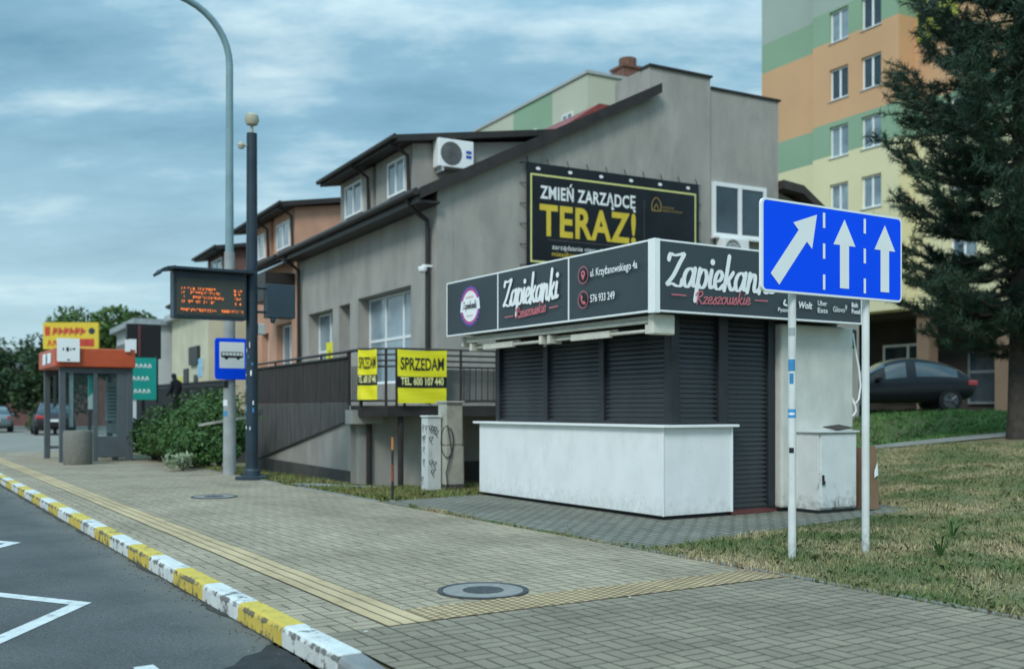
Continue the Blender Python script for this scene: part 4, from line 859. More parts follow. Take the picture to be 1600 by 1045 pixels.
for k in range(6): bd.disc(.32 + k * .93, bh_ - .13, .065, 2, 16, .04)
hx = 3.78; bd.stroke([(hx, 1.78), (hx, 1.98), (hx + .14, 2.12), (hx + .28, 1.98), (hx + .28, 1.78)], .025, 4, 0); bd.stroke([(hx + .06, 1.8), (hx + .14, 1.95), (hx + .22, 1.8)], .02, 4, 0); bd.rect(hx, hx + .28, 1.76, 1.785, 4)
bd.text('ZARZĄDZANIE', hx + .32, hx + .72, 1.86, 1.91, 4); bd.text('NIERUCHOMOŚCIAMI', hx + .32, hx + 1.0, 1.775, 1.825, 4)
build('sheet', mb, [mat('black_vinyl', (.010, .013, .017), .45, .3, 1.5), mat('pale_yellow_print', (.70, .68, .26), .5, .03), M_wpr, mat('gold_print', (.68, .50, .05), .5, .06), mat('dull_gold_print', (.36, .24, .07), .5), mat('faint_grey_print', (.10, .10, .10), .5)], bn_)
mb = MB()
for k in range(10): q = bq0 + .05 + k * (bw_ - .1) / 9; mb.tube([B(-.09, q, bz1), B(-.02, q, bz1 + .16)], .012, 5)
for k in range(6): z = bz0 + .1 + k * .5; mb.tube([B(-.09, bq0, z), B(-.02, bq0 - .15, z)], .012, 5); mb.tube([B(-.09, bq1, z), B(-.02, bq1 + .13, z)], .012, 5)
islands('lacing', mb, M_dark, bn_)

# terrace with ramp
DK = 1.36
te = thing('terrace', B(-1, -1.2, -.3), 'raised terrace with dark railings and boarded ramp beside the grey house', 'terrace')
mb = MB(); poly = [(-2.5, 8.5), (-2.5, -2.25), (-1.9, -2.6), (6.2, -2.6), (6.2, -.02), (-.02, -.02), (-.02, 8.5)]
mb.prism([B(p, q, DK - .22) for p, q in poly[:3]] + [B(-1.3, -2.6, DK - .22), B(-1.3, -.02, DK - .22), B(-.02, -.02, DK - .22), B(-.02, 8.5, DK - .22)], (0, 0, .22)); build('deck', mb, M_brown, te)
# ramp with side wall
mb = MB(); mb.prism([B(-1.3, -2.6, -.5), B(-1.3, -2.6, 1.10), B(6.2, -2.6, -.05), B(6.2, -2.6, -.5)], QV * .25); mb.prism([B(-1.3, -2.35, DK - .25), B(-1.3, -2.35, DK), B(6.2, -2.35, .08), B(6.2, -2.35, -.17)], QV * 2.3); mb.f = B; mb.box(-1.75, -1.3, -2.72, -2.05, .98, 1.27); mb.box(-1.55, -1.305, -2.5, -.06, -.5, DK - .23)
build('ramp_wall', mb, M_grey, te)
mb = MB(B); mb.box(-1.3, 6.2, -2.64, -2.602, -.55, -.02); mb.box(-.06, -.02, 0.0, 8.4, -.5, .05); build('plinth', mb, M_greyd, te)
# boards
fbm = MB()
n_ = 70; pa, pb = -1.28, 6.35
for k in range(n_):
    x0 = pa + (pb - pa) * k / n_; x1 = x0 + (pb - pa) / n_ - .012; d_ = .004 * (k % 3)
    zb = lambda x: 1.04 - .153 * (x - pa)
    zs = 1.42 if zb(x0) < 1.3 else zb(x0) + .1
    fbm.prism([B(x0, -2.66 - d_, zs), B(x1, -2.66 - d_, zs), B(x1, -2.66 - d_, 2.36), B(x0, -2.66 - d_, 2.36)], QV * .025, 0)
    if zb(x0) < zs - .02: fbm.prism([B(x0, -2.66 - d_, zb(x0)), B(x1, -2.66 - d_, zb(x1)), B(x1, -2.66 - d_, zs - .004), B(x0, -2.66 - d_, zs - .004)], QV * .025, 1)
build('board_screen', fbm, [M_wood, M_wood2], te)
mb = MB(); mb.tube([B(-1.9, -2.63, 2.5), B(6.4, -2.63, 2.5)], .03, 8); mb.f = B; mb.box(-1.3, 6.38, -2.70, -2.60, 2.362, 2.40)
for p in (-1.2, .6, 2.4, 4.3, 6.3): mb.tube([B(p, -2.62, .3 if p > 3 else 1.0), B(p, -2.62, 2.5)], .028, 8)
build('handrail', mb, M_brown, te)
def railing(a, b, n, posts, bars, z0=DK, z1=2.52):
    a, b = Vector(a), Vector(b); mb = MB()
    for t in posts: p = a.lerp(b, t); mb.tube([p + ZV * z0, p + ZV * z1], .028, 8)
    for z in bars: mb.tube([a + ZV * z, b + ZV * z], .02, 8)
    for k in range(n): p = a.lerp(b, (k + .5) / n); mb.tube([p + ZV * (z0 + .12), p + ZV * (z1 - .34)], .011, 6)
    return mb
RB = (z for z in ())
bars = (2.52, 2.40, 2.28, 2.16, DK + .1)
build('railing', railing(B(-2.5, -2.05), B(-2.5, -.6), 0, (0, .12, .75, 1), bars), M_brown, te)
build('railing', railing(B(-2.5, -.6), B(-2.5, 1.1), 12, (0.5, 1), bars), M_brown, te)
build('railing', railing(B(-2.5, 1.1), B(-2.5, 4.0), 18, (.33, .66, 1), bars), M_brown, te)
build('railing', railing(B(-2.5, -2.05), B(-1.95, -2.6), 0, (0.3, 1), bars), M_brown, te)
build('railing', railing(B(-1.95, -2.62), B(-1.3, -2.62), 6, (0, 1), (2.52, DK + .1)), M_brown, te)
mb = MB()
for p, q in ((-2.35, -1.9), (-2.35, .4), (-2.35, 3.5), (-1.6, -2.3)): mb.tube([B(p, q, -.5), B(p, q, DK - .2)], .06, 8)
islands('support_post', mb, M_brown, te)
sc_ = MB(B); sc_.box(-2.30, -2.27, -.9, 4.5, DK + .05, 2.12); build('wind_screen', sc_, mat('grey_screen_cloth', (.20, .195, .18), .9, .1, 2), te)
def banner(label, a, b, z0, z1, txtw, group):
    a, b = Vector(a), Vector(b); r_ = (b - a); wv_ = r_.length; r_.normalize(); nrm = r_.cross(ZV)
    t = thing('sale_banner', a.lerp(b, .5) + ZV * z0, label, 'banner', group)
    mb = MB(); n, m_ = 16, 14; g = []
    def off(x, y): return .012 * math.sin(x * 9 + y * 3) * (1 - y) + .025 * math.sin(x * 4.2 + 1) * (1 - y) ** 2 + .006 * math.sin(y * 17 + x * 5)
    def P(x, y, d=0): return a + r_ * (x * wv_) + ZV * (z0 + (z1 - z0) * y - .02 * math.sin(math.pi * x) * y) + nrm * (.03 + off(x, y) + d)
    for i in range(n):
        for j in range(m_):
            yy = (j + .5) / m_; mi = 1 if .30 < yy < .52 else 0
            mb.face([P(i / n, j / m_), P((i + 1) / n, j / m_), P((i + 1) / n, (j + 1) / m_), P(i / n, (j + 1) / m_)], mi)
    def put(s, x0, x1, y0, y1, mi):
        vs, fs = text_mesh(s, 0, .02, 1); xs = [v[0] for v in vs]; lo, hi = min(xs), max(xs); cap = max(v[1] for v in text_mesh('H', 0, .02, 1)[0]); i = len(mb.v)
        mb.v += [tuple(P(x0 + (v[0] - lo) / (hi - lo) * (x1 - x0), y0 + v[1] / cap * (y1 - y0), .006)) for v in vs]
        for f in fs: mb.fc.append(tuple(i + k for k in f)); mb.mi.append(mi)
    put('SPRZEDAM', .06, .94, .63, .86, 1); put('TEL. 600 107 440', .06, .94, .345, .485, 2)
    build('sheet', mb, [M_yel, M_blk, mat('yellow_lettering', (.85, .80, .35), .5, .03)], t, fix=False)
    mb = MB()
    for x in (.02, .5, .98): mb.tube([P(x, 1, -.002), P(x, 1.03, -.03)], .008, 5)
    islands('tie', mb, M_dark, t)
banner('yellow for-sale banner on the front railing of the terrace, the wider one', B(-2.56, -2.07), B(-2.56, -.97), DK + .05, 2.50, 0, 'for-sale banners')
banner('yellow for-sale banner on the slanted corner railing, seen at an angle', B(-2.02, -2.68), B(-2.42, -2.43), DK + .12, 2.50, 0, 'for-sale banners')

# neighbouring terraced houses
def row_house(name, label, p0, p1, wallm, roofm, wins, cat='house', zoff=0.0):
    t = thing(name, B(p0, 0, -.5), label, cat)
    mb = wall_holes(B, 'p', p0 + .02, p1, -.6, 6.25 + zoff, 0, .4, [w[:4] for w in wins]); mb.box(p0 + .1, p1 - .1, .41, .5, -.5, 6.2 + zoff); mb.prism([B(p1, .41, -.6), B(p1, .41, 6.4 + zoff), B(p1, 6, 9.3 + zoff), B(p1, 12, 6.4 + zoff), B(p1, 12, -.6)], PV * -.3)
    mb.prism([B(p0 + .02, .41, 5), B(p0 + .02, .41, 6.4 + zoff), B(p0 + .02, 6, 9.3 + zoff), B(p0 + .02, 12, 6.4 + zoff), B(p0 + .02, 12, 5)], PV * .3); build('wall', mb, wallm, t)
    zf = lambda q: rz(q) + zoff; mb = roof_slab(-.6, 6.2, p0 + .21, p1 + .25, zf, .2); mb.prism([B(p0 + .21, 6.2, zf(6.2)), B(p0 + .21, 12.5, 6.5 + zoff), B(p0 + .21, 12.5, 6.3 + zoff), B(p0 + .21, 6.2, zf(6.2) - .2)], PV * (p1 + .04 - p0)); build('roof', mb, roofm, t)
    mb = MB(); mb.tube([B(p0 + .25, -.66, zf(-.6) - .06), B(p1 + .25, -.66, zf(-.6) - .06)], .085, 8); build('gutter', mb, M_brown, t)
    for w in wins: window(t, B, w[0] + .03, w[1] - .03, .22, w[2] + .03, w[3] - .03, 2, (.45,), M_pane, sill=False)
    return t
sh2 = row_house('salmon_house', 'salmon pink terraced house with dark roof left of the grey house', 10.92, 21.2, M_salm, M_roof, [(11.6, 13.4, 1.6, 4.2), (14.4, 15.3, 2.6, 4.0), (16.2, 18.4, 1.6, 4.2), (19.3, 20.2, 2.6, 4)])
dormer(sh2, 13.2, 15.9, M_salm, [(13.7, 15.3, 7.05, 8.0)], 8.35); dormer(sh2, 16.3, 19.4, M_salm, [(17, 18.6, 7.05, 8.0)], 8.35)
mb = MB(B); mb.box(11.2, 13.0, -1.0, -.02, 4.85, 5.75); build('balcony', mb, M_brown, sh2); window(sh2, B, 11.5, 12.3, .0, 5.78, 6.2, 1, (), M_pane, sill=False)
rh3 = row_house('brown_house', 'brown terraced house with steep dark roof at the row end', 21.45, 30, mat('brown_stucco', (.16, .085, .07), .9, .12, 1, .4), M_roof, [(22.5, 24.3, 1.6, 4.2), (26, 28, 1.6, 4.2)], zoff=.0)
dormer(rh3, 23, 27, MATS['brown_stucco'], [(24, 26, 7.05, 8.0)], 8.2)

# flat blocks behind
def block(name, label, F, p0, p1, q0, q1, z0, z1, bands, wins, roofm=None, cat='apartment block'):
    t = thing(name, F(p0, q0, z0), label, cat); return t
M_tg = mat('tower_green', (.26, .385, .26), .85, .05, .3, .3, 30); M_to = mat('tower_orange', (.62, .365, .20), .85, .05, .3, .3, 30); M_ty = mat('tower_yellow', (.70, .645, .40), .85, .05, .3, .3, 30); M_tgr = mat('tower_grey', (.36, .42, .37), .85, .05, .3, .3, 30)
tw = thing('apartment_tower', T(0, 0, 1.1), 'tall apartment tower banded in yellow, green and orange behind the pine', 'apartment block')
TB = [(5.75, 13.45, M_ty), (13.45, 15.05, M_tg), (15.05, 18.95, M_to), (18.95, 20.45, M_tg), (20.45, 30, M_tgr)]
segs = [(-16.0, -.0, 1.0, 12), (0, 5.2, 0, 12.0), (5.2, 9.3, .45, 12.0)]
wz = [11.3 - 2.75, 11.3, 14.07, 16.83, 19.6, 22.4, 25.2]
wins_B = [(c - .58, c + .58) for c in (1.57, 3.53)]; wins_C = [(-3.2, -1.9), (-6.2, -4.9), (-9.4, -8), (-13, -11.5)]
rw = random.Random(8); M_cur = mat('curtained_glass', (.42, .47, .48), .15, .3, 2.2, spec=.8, stretch=(4, 4, .4))
def seg_wall(p0, p1, q0, holes):
    mb = MB(T)
    xs = sorted({p0, p1, *[h[0] for h in holes], *[h[1] for h in holes]})
    for x0, x1 in zip(xs, xs[1:]):
        inh = any(h[0] <= x0 + 1e-6 and h[1] >= x1 - 1e-6 for h in holes)
        for bi, (b0, b1, _) in enumerate(TB):
            z = b0
            if inh:
                for wzc in wz:
                    a, b = wzc - .75, wzc + .75
                    if b <= b0 or a >= b1: continue
                    if a > z: mb.box(x0, x1, q0, q0 + .3, z, a, bi)
                    z = max(z, min(b, b1))
            if z < b1: mb.box(x0, x1, q0, q0 + .3, z, b1, bi)
    for bi, (b0, b1, _) in enumerate(TB): mb.box(p0 + .01, p1 - .01, q0 + .31, 12, b0, b1, bi)
    return mb
for (p0, p1, q0, q1), hl in zip(segs, (wins_C, wins_B, [])):
    build('wall', seg_wall(p0, p1, q0, hl), [b[2] for b in TB], tw)
    for h in hl:
        for z in wz: window(tw, T, h[0], h[1], q0 + .12, z - .75, z + .75, 2, (), rw.choice((M_pane, M_pane, M_cur, M_paned)), t=.09, sill=M_gal)
mb = MB(T); mb.box(-15.5, 9.0, 3.2, 11, 0, 5.7); build('ground_floor', mb, mat('brown_base_wall', (.045, .036, .032), .9, .2, .5), tw)
mb = MB(T); mb.box(-16, 9.3, 1.05, 12.0, 5.55, 5.74); build('soffit', mb, mat('soffit_brown', (.05, .044, .038), .9), tw)
M_colm = mat('column_orange', (.20, .135, .092), .85, .08, 1)
for p in (-12.3, -8.2, -4.25, -.3, 4.4): mb = MB(T); mb.box(p - .33, p + .33, 1.2, 1.8, .6, 5.56); build('column', mb, M_colm, tw)
M_fgr = mat('window_frame_grey', (.16, .19, .20), .6); window(tw, T, -4.2, -1.2, 3.08, 1.5, 3.9, 2, (.6,), M_paned, t=.10, fm=M_fgr, sill=False); window(tw, T, -10.5, -7.5, 3.08, 1.5, 4.4, 2, (.6,), M_paned, t=.10, fm=M_fgr, sill=False); window(tw, T, .6, 3.6, 3.08, 1.6, 4.4, 2, (), M_paned, t=.12, sill=False)
mb = MB(T); mb.box(-16.1, 9.4, -.02, 12.1, 30.02, 30.4); build('roof', mb, M_roof, tw)
mb = MB(T); mb.box(-2.3, -.2, .93, .995, 17.7, 21.0); mb.f = T; pn = build('yellow_panel', mb, mat('lemon_panel', (.42, .45, .07), .5, .05), tw)
mb = MB(); mb.prism([T(-.3, .9, 18.2), T(-.3, .9, 18.9), T(-2.2, .9, 20.6), T(-2.2, .9, 19.9)], QV * .029); build('dark_bar', mb, M_dark, pn)
# far pale block
K0 = Vector((4.43, 60, 0))
def KF(p, q, z=0.0): return K0 + PV * p + QV * q + ZV * z
pb = thing('pale_apartment_block', KF(0, 0, 0), 'pale cream and green apartment block with roof chimney behind the grey house', 'apartment block')
mb = MB(KF); mc = [mat('pale_cream', (.50, .50, .40), .85, .05, .3), M_tg, mat('pale_peach', (.55, .37, .24), .85, .05, .3)]
mb.box(0, 4.0, 0, 9, 0, 20.9, 0); mb.box(4.0, 9.0, .0, 9, 0, 20.9, 1); mb.box(9.0, 14, 0, 9, 0, 20.9, 0); mb.box(14, 30, 0, 9, 0, 20.9, 2); build('wall', mb, mc, pb)
mb = MB(KF); mb.box(-.1, 30, -.1, 9.1, 20.92, 21.1); build('roof', mb, M_gal, pb)
for p in (2.2, 6.5, 11, 16): 
    for z in (15.6, 18.4): window(pb, KF, p - .6, p + .6, -.06, z - .7, z + .7, 2, (), M_pane, t=.08, sill=False)
mb = MB(KF); mb.box(.6, 1.9, 3.0, 4.4, 21.12, 22.0); mb.box(.5, 2.0, 2.9, 4.5, 22.0, 22.15); mb.tube([KF(1.2, 3.7, 22.1), KF(1.2, 3.7, 22.7)], .55, 10); build('chimney', mb, mat('chimney_brick', (.17, .085, .06), .9, .2, 3), pb)
# red roof bit
rb = thing('red_roofed_house', Vector((1.4, 33.5, 0)), 'house with red metal roof edge just showing over the grey gable', 'house')
F2 = lambda p, q, z=0.0: Vector((1.4, 33.5, 0)) + PV * p + QV * q + ZV * z
mb = MB(F2); mb.box(.2, 6, .3, 3.2, 0, 10.0); build('wall', mb, M_salm, rb)
mb = MB(); mb.prism([F2(0, -.2, 10.22), F2(0, 1.75, 11.52), F2(0, 2.6, 11.52), F2(0, 2.6, 11.28), F2(0, 1.75, 11.25), F2(0, -.2, 9.95)], PV * 6); mb.prism([F2(.1, -.1, 9.98), F2(.1, 1.75, 11.2), F2(.1, 2.5, 11.2), F2(.1, 2.5, 9.9)], PV * 5.8, 1); build('roof', mb, [mat('red_roof_metal', (.22, .04, .035), .6, .2, 2), M_roof], rb)

# ------------------------------------------------------------------ left background: shops, signs, fence, trees, cars
def simple_shop(name, label, o, ang, w, d, h, wallm, roofm, extra=None, cat='shop'):
    F = rot_frame(o, ang); t = thing(name, o, label, cat)
    mb = MB(F); mb.box(0, w, 0, d, -.5, h); build('wall', mb, wallm, t)
    mb = MB(F); mb.box(-.2, w + .2, -.3, d + .2, h + .003, h + .25); build('roof', mb, roofm, t)
    return F, t
angB = math.atan2(-PV.y, -PV.x)  # right vector along facade towards the camera
cream = mat('cream_render', (.55, .52, .38), .85, .1, 1); pale = mat('pale_grey_render', (.48, .50, .50), .85, .1, 1)
F, t = simple_shop('cream_shop', 'cream single-storey shop with dark doorways behind the bus sign', (-14.6, 44.0, 0), angB, 7.0, 6, 5.0, cream, M_gal)
mb = MB(F); mb.box(2.6, 3.5, -.05, .0, .3, 2.9); mb.box(4.6, 5.2, -.05, 0, .8, 2.6); islands('doorway', mb, M_dark, t)
mb = MB(F); mb.box(4.0, 5.6, -.12, 0, 3.0, 3.7); build('dark_sign', mb, M_dark, t)
mb = MB(F); mb.box(.6, 2.2, -.06, 0, 1.6, 2.6); build('yellow_poster', mb, mat('yellow_print', (.6, .55, .12), .5), t)
mb = MB(F); mb.box(5.5, 6.4, -.06, 0, 1.2, 3.2); build('pale_poster', mb, mat('cream_print', (.6, .52, .35), .5), t)
mb = MB(F); mb.box(5.45, 6.35, -.08, -.061, 2.5, 3.2); build('blue_poster', mb, mat('sky_print', (.28, .5, .65), .5), t)
F, t = simple_shop('white_shop', 'low white shop building with a grey roof beyond the hedge', (-19.3, 50.0, 0), angB, 7.0, 8, 4.9, pale, mat('shop_roof', (.30, .34, .36), .6), cat='shop')
mb = MB(F); mb.box(.3, 6.8, -.08, .0, 3.5, 4.3); build('fascia', mb, mat('fascia_dark', (.14, .15, .15), .6), t)
mb = MB(F); mb.box(5.1, 6.0, -.06, .0, 1.7, 2.5); build('blue_sign', mb, mat('blue_print', (.03, .12, .45), .5), t)
mb = MB(F); mb.box(2.0, 3.2, -.05, 0, .2, 2.7); islands('doorway', mb, M_paned, t)
# sign totem
sgx = thing('black_sign_box', S(31.0, 4.6, 0), 'black box sign on a pole behind the bus shelter', 'sign')
mb = MB(S); mb.box(30.9, 31.1, 4.05, 5.0, 2.75, 3.75); mb.box(30.88, 30.9, 4.1, 4.3, 2.9, 3.3, 1); mb.box(30.88, 30.9, 4.35, 4.42, 2.8, 3.7, 2); build('box', mb, [M_blk, M_wpr, M_red], sgx)
mb = MB(); mb.tube([S(31, 4.5, -.3), S(31, 4.5, 2.76)], .06, 8); build('pole', mb, M_dark, sgx)
tb = thing('teal_banner', S(29.8, 4.3, 0), 'teal banner with white lettering hung beside the shelter', 'banner')
mb = MB(); bd = Board(mb, S(30.4, 3.9, 1.55), SV); mb.f = S; mb.box(30.4, 30.43, 3.9, 4.75, 1.55, 2.75, 0)
for k, (a, b) in enumerate(((.12, .7), (.08, .75), (.15, .68))):
    for q in range(5): bd.stroke([(a + q * .12, .2 + k * .36), (a + .03 + q * .12, .3 + k * .36), (a + .07 + q * .12, .21 + k * .36)], .03, 1, .2)
build('sheet', mb, [mat('teal_vinyl', (.01, .33, .27), .5, .05), M_wpr], tb)
mb = MB(); mb.tube([S(30.46, 3.88, -.1), S(30.46, 3.88, 2.85)], .04, 8); mb.tube([S(30.46, 4.78, -.1), S(30.46, 4.78, 2.85)], .04, 8); build('frame', mb, M_dark, tb)
# yellow billboard
bb = thing('yellow_billboard', XY(-21.5, 50, 0), 'yellow billboard with red lettering standing above the bus shelter roof', 'billboard')
mb = MB(lambda x, y, z=0.0: XY(-24 + x + 1.1, 50 + y, z)); mb.box(0, 2.7, 0, .15, 4.2, 5.5); bd = Board(mb, XY(-22.9, 50, 4.2), (1, 0, 0)); [bd.stroke([(.5 + k * .27, .7), (.56 + k * .27, 1.03), (.62 + k * .27, .78), (.7 + k * .27, 1.0 - .1 * (k % 2))], .09, 1, .2) for k in range(6)]; [bd.stroke([(.25 + k * .25, .16), (.32 + k * .25, .42), (.4 + k * .25, .2)], .07, 1, .2) for k in range(6)]; bd.disc(2.38, .88, .16, 2); bd.rect(.1, .35, .65, 1.1, 1); bd.rect(1.7, 2.5, .12, .5, 1)
build('board', mb, [mat('signal_yellow', (.70, .50, .04), .5, .05), mat('sign_red', (.50, .05, .03), .5), M_navy], bb)
mb = MB(); mb.tube([XY(-22.4, 50.2, -.2), XY(-22.4, 50.2, 4.3)], .09, 8); mb.tube([XY(-20.7, 50.2, -.2), XY(-20.7, 50.2, 4.3)], .09, 8); build('leg', mb, M_dark, bb)
# far grey block, brown building
fb_ = thing('grey_apartment_block', XY(-52, 118, 0), 'distant grey apartment block on the skyline behind the shelter', 'apartment block')
mb = MB(lambda x, y, z=0.0: XY(-53 + x, 118 + y, z)); mb.box(0, 5, 0, 12, 0, 9.4); build('wall', mb, mat('far_grey', (.20, .24, .27), .9, .05), fb_)
mb.v = []; mb.fc = []; mb.mi = []
for r_ in range(3):
    for k in range(3): mb.box(.5 + k * 1.5, 1.4 + k * 1.5, -.05, 0, 1.6 + r_ * 2.6, 3.0 + r_ * 2.6)
islands('window', mb, M_pane, fb_)
lb = thing('brown_brick_building', XY(-32, 70, 0), 'low brown brick building behind the parked dark car', 'building')
mb = MB(lambda x, y, z=0.0: XY(-37 + x, 75 + y, z)); mb.box(0, 11, 0, 8, -.3, 4.2); build('wall', mb, mat('brown_brick', (.13, .065, .055), .9, .2, 2), lb)
mb = MB(lambda x, y, z=0.0: XY(-37 + x, 75 + y, z)); mb.box(-.3, 11.3, -.3, 8.3, 4.2, 4.6); build('roof', mb, mat('slate_grey', (.15, .17, .18), .8), lb)
# dark fence in front of shops
fn = thing('dark_fence', S(36, 8, 0), 'dark metal fence in front of the white and cream shops', 'fence')
mb = MB(); a, b = Vector((-15.2, 41.5, 0)), Vector((-8.6, 31.5, 0))
for z in (.9, 2.05): mb.tube([a + ZV * z, b + ZV * z], .03, 6)
for k in range(90): p = a.lerp(b, k / 89); mb.tube([p + ZV * .7, p + ZV * 2.2], .03, 5)
build('railing', mb, M_dark, fn)
mb = MB(); dd_ = Vector((-2.2, -1.45, 0)).normalized(); mb.prism([a + dd_ * .2 - ZV * .4, b + dd_ * .2 - ZV * .4, b - dd_ * 3.5 - ZV * .4, a - dd_ * 3.5 - ZV * .4], (0, 0, 1.15)); rw_ = thing('retaining_wall', (a + b) / 2, 'low dark concrete retaining wall under the dark fence', 'wall'); build('block', mb, M_greyd, rw_)
# person by the fence
pr_ = bpy.data.meshes.new('person'); vv = [(0, 0, .95), (0, 0, 1.15), (.02, 0, 1.38), (.05, 0, 1.50), (.09, 0, 1.62), (.11, 0, 1.72), (.0, .10, .9), (.03, .11, .5), (.0, .11, .06), (.13, .11, .03), (0, -.10, .9), (.08, -.11, .5), (-.04, -.11, .06), (.1, -.11, .03), (.0, .2, 1.40), (.04, .25, 1.13), (.2, .2, .98), (.28, .17, .95), (0, -.2, 1.40), (.02, -.25, 1.12), (.16, -.2, .95), (.24, -.17, .92)]
ee = [(0, 1), (1, 2), (2, 3), (3, 4), (4, 5), (0, 6), (6, 7), (7, 8), (8, 9), (0, 10), (10, 11), (11, 12), (12, 13), (2, 14), (14, 15), (15, 16), (16, 17), (2, 18), (18, 19), (19, 20), (20, 21)]
pr_.from_pydata(vv, ee, []); po = bpy.data.objects.new('person', pr_); COL.objects.link(po)
sk = po.modifiers.new('skin', 'SKIN'); rad = [.17, .16, .17, .06, .10, .085, .10, .075, .05, .035, .10, .075, .05, .035, .07, .055, .04, .03, .07, .055, .04, .03]
for d_, r_ in zip(pr_.skin_vertices[0].data, rad): d_.radius = (r_, r_)
pr_.skin_vertices[0].data[0].use_root = True
ss_ = po.modifiers.new('sub', 'SUBSURF'); ss_.levels = 2; ss_.render_levels = 2
pr_.materials.append(mat('dark_clothing', (.012, .013, .018), .9, .2)); po.location = (-11.45, 34.9, .78); po.rotation_euler = (0, 0, R(160)); tag(po, 'person in dark clothes standing by the dark fence beyond the hedge', 'person')
mb = MB().lathe(wloc(po) + Vector((-.10, 0, 1.62)), [(.02, -.06), (.115, -.02), (.125, .08), (.08, .16), (.02, .18)], 12); build('hair', mb, mat('dark_hair', (.02, .016, .012), .8), po, smooth=True) if False else None

# vegetation
M_leaf = mat('bush_leaves', (.070, .145, .036), .6, .35, 2.5, col2=(.038, .085, .024), island=.45, spec=.3)
M_leaf2 = mat('tree_leaves', (.085, .15, .028), .6, .3, 1.2, col2=(.040, .08, .02), island=.4, spec=.3)
M_leafd = mat('dark_leaves', (.040, .075, .025), .6, .3, 1.2, col2=(.02, .045, .015), island=.4, spec=.3)
M_bark = mat('bark', (.075, .06, .05), .9, .3, 6, .8, 30)
def leaves(mb, pts, size, m=0, flat=.0, seed=1):
    r = np.random.default_rng(seed); n = len(pts); pts = np.array(pts)
    d = r.normal(size=(n, 3)); d[:, 2] += flat; d /= np.linalg.norm(d, axis=1)[:, None]; a = np.cross(d, r.normal(size=(n, 3))); a /= np.linalg.norm(a, axis=1)[:, None]; b = np.cross(d, a)
    sz = size * r.uniform(.6, 1.3, size=(n, 1)); V = np.stack([pts - a * sz, pts + b * sz * .45, pts + a * sz, pts - b * sz * .45], axis=1).reshape(-1, 3); i = len(mb.v)
    mb.v += [tuple(v) for v in V]; mb.fc += [tuple(i + 4 * k + j for j in range(4)) for k in range(n)]; mb.mi += [m] * n
def blob_pts(c, rad, n, seed, lumps=14, low=True):
    r = np.random.default_rng(seed); out = []
    L_ = [(r.normal(size=3), ) for _ in range(lumps)]
    cs = []
    for k in range(lumps):
        d = r.normal(size=3); d /= np.linalg.norm(d); 
        if low: d[2] = abs(d[2]) * 1.0 if r.random() < .8 else d[2] * .5
        cs.append((np.array(c) + d * np.array(rad) * r.uniform(.35, .85), r.uniform(.28, .55)))
    for k in range(n):
        cc_, q = cs[r.integers(lumps)]; d = r.normal(size=3); d /= np.linalg.norm(d); out.append(cc_ + d * np.array(rad) * q * r.uniform(.75, 1.05))
    return np.array(out)
def bush(u, s, r, h, label, seed, n=3000, mat_=None, size=.05):
    c = S(u, s, -.1); t = thing('bush', c, label, 'bush', 'bushes behind the bus stop')
    P = blob_pts((c.x, c.y, c.z + h * .45), (r, r, h * .6), n, seed); P = P[P[:, 2] > c.z]
    mb = MB(); leaves(mb, P, size, seed=seed); build('foliage', mb, mat_ or M_leaf, t, fix=False)
    mb = MB(); rr_ = random.Random(seed)
    for k in range(7): a = rr_.uniform(0, 6.28); mb.tube([c, c + Vector((math.cos(a) * r * .3, math.sin(a) * r * .3, h * .4)), c + Vector((math.cos(a) * r * .6, math.sin(a) * r * .6, h * .75))], [.03, .02, .008], 5)
    build('stem', mb, M_bark, t)
bl = [(26.4, 4.75, 1.0, 1.45, 'dense green bush next to the end of the bus shelter'), (25.2, 4.5, 1.0, 1.3, 'green bush second from the bus shelter'), (23.9, 4.25, .95, 1.15, 'broad bush in the middle of the hedge'), (22.6, 3.95, .75, .8, 'low bush spilling onto the paving near the lamp post'), (24.0, 4.7, .9, 1.5, 'taller bush just behind the lamp post'), (25.6, 5.2, 1.0, 1.85, 'tall bush at the back below the dark fence'), (28.2, 5.6, 1.3, 1.8, 'high rear bush behind the shelter end'), (27.1, 3.95, .8, 1.25, 'bush touching the side of the bus shelter'), (26.0, 3.9, .75, 1.05, 'low front bush between shelter and flowering plant')]
for k, (u, s, r, h, lb_) in enumerate(bl): bush(u, s, r, h, lb_, 20 + k, 4200 if k < 5 else 3000)
c = S(21.75, 3.30, .0); wp = thing('flowering_plant', c, 'pale green low plant at the paving edge before the bushes', 'plant')
wf = MB(); leaves(wf, blob_pts((c.x, c.y, c.z + .16), (.38, .38, .25), 260, 9), .06, seed=5); build('foliage', wf, mat('pale_leaves', (.32, .38, .24), .6, .2, island=.3), wp, fix=False)
wf = MB(); [wf.tube([c, c + Vector((.2 * math.cos(a), .2 * math.sin(a), .25))], .008, 5) for a in (0, 1.3, 2.6, 3.9, 5.2)]; build('stem', wf, M_bark, wp)
bt = thing('tilted_board', S(20.7, 3.95, .9), 'weathered grey board resting on the bushes beside the lamp post', 'board')
mb = MB(); mb.prism([S(21.3, 3.5, .93), S(20.3, 3.55, 1.0), S(20.3, 4.2, 1.1), S(21.3, 4.15, 1.04)], (0, 0, .05)); build('panel', mb, M_conc, bt)
mb = MB(); mb.tube([S(20.6, 3.9, -.1), S(20.6, 3.9, 1.0)], .03, 6); build('leg', mb, M_dark, bt)

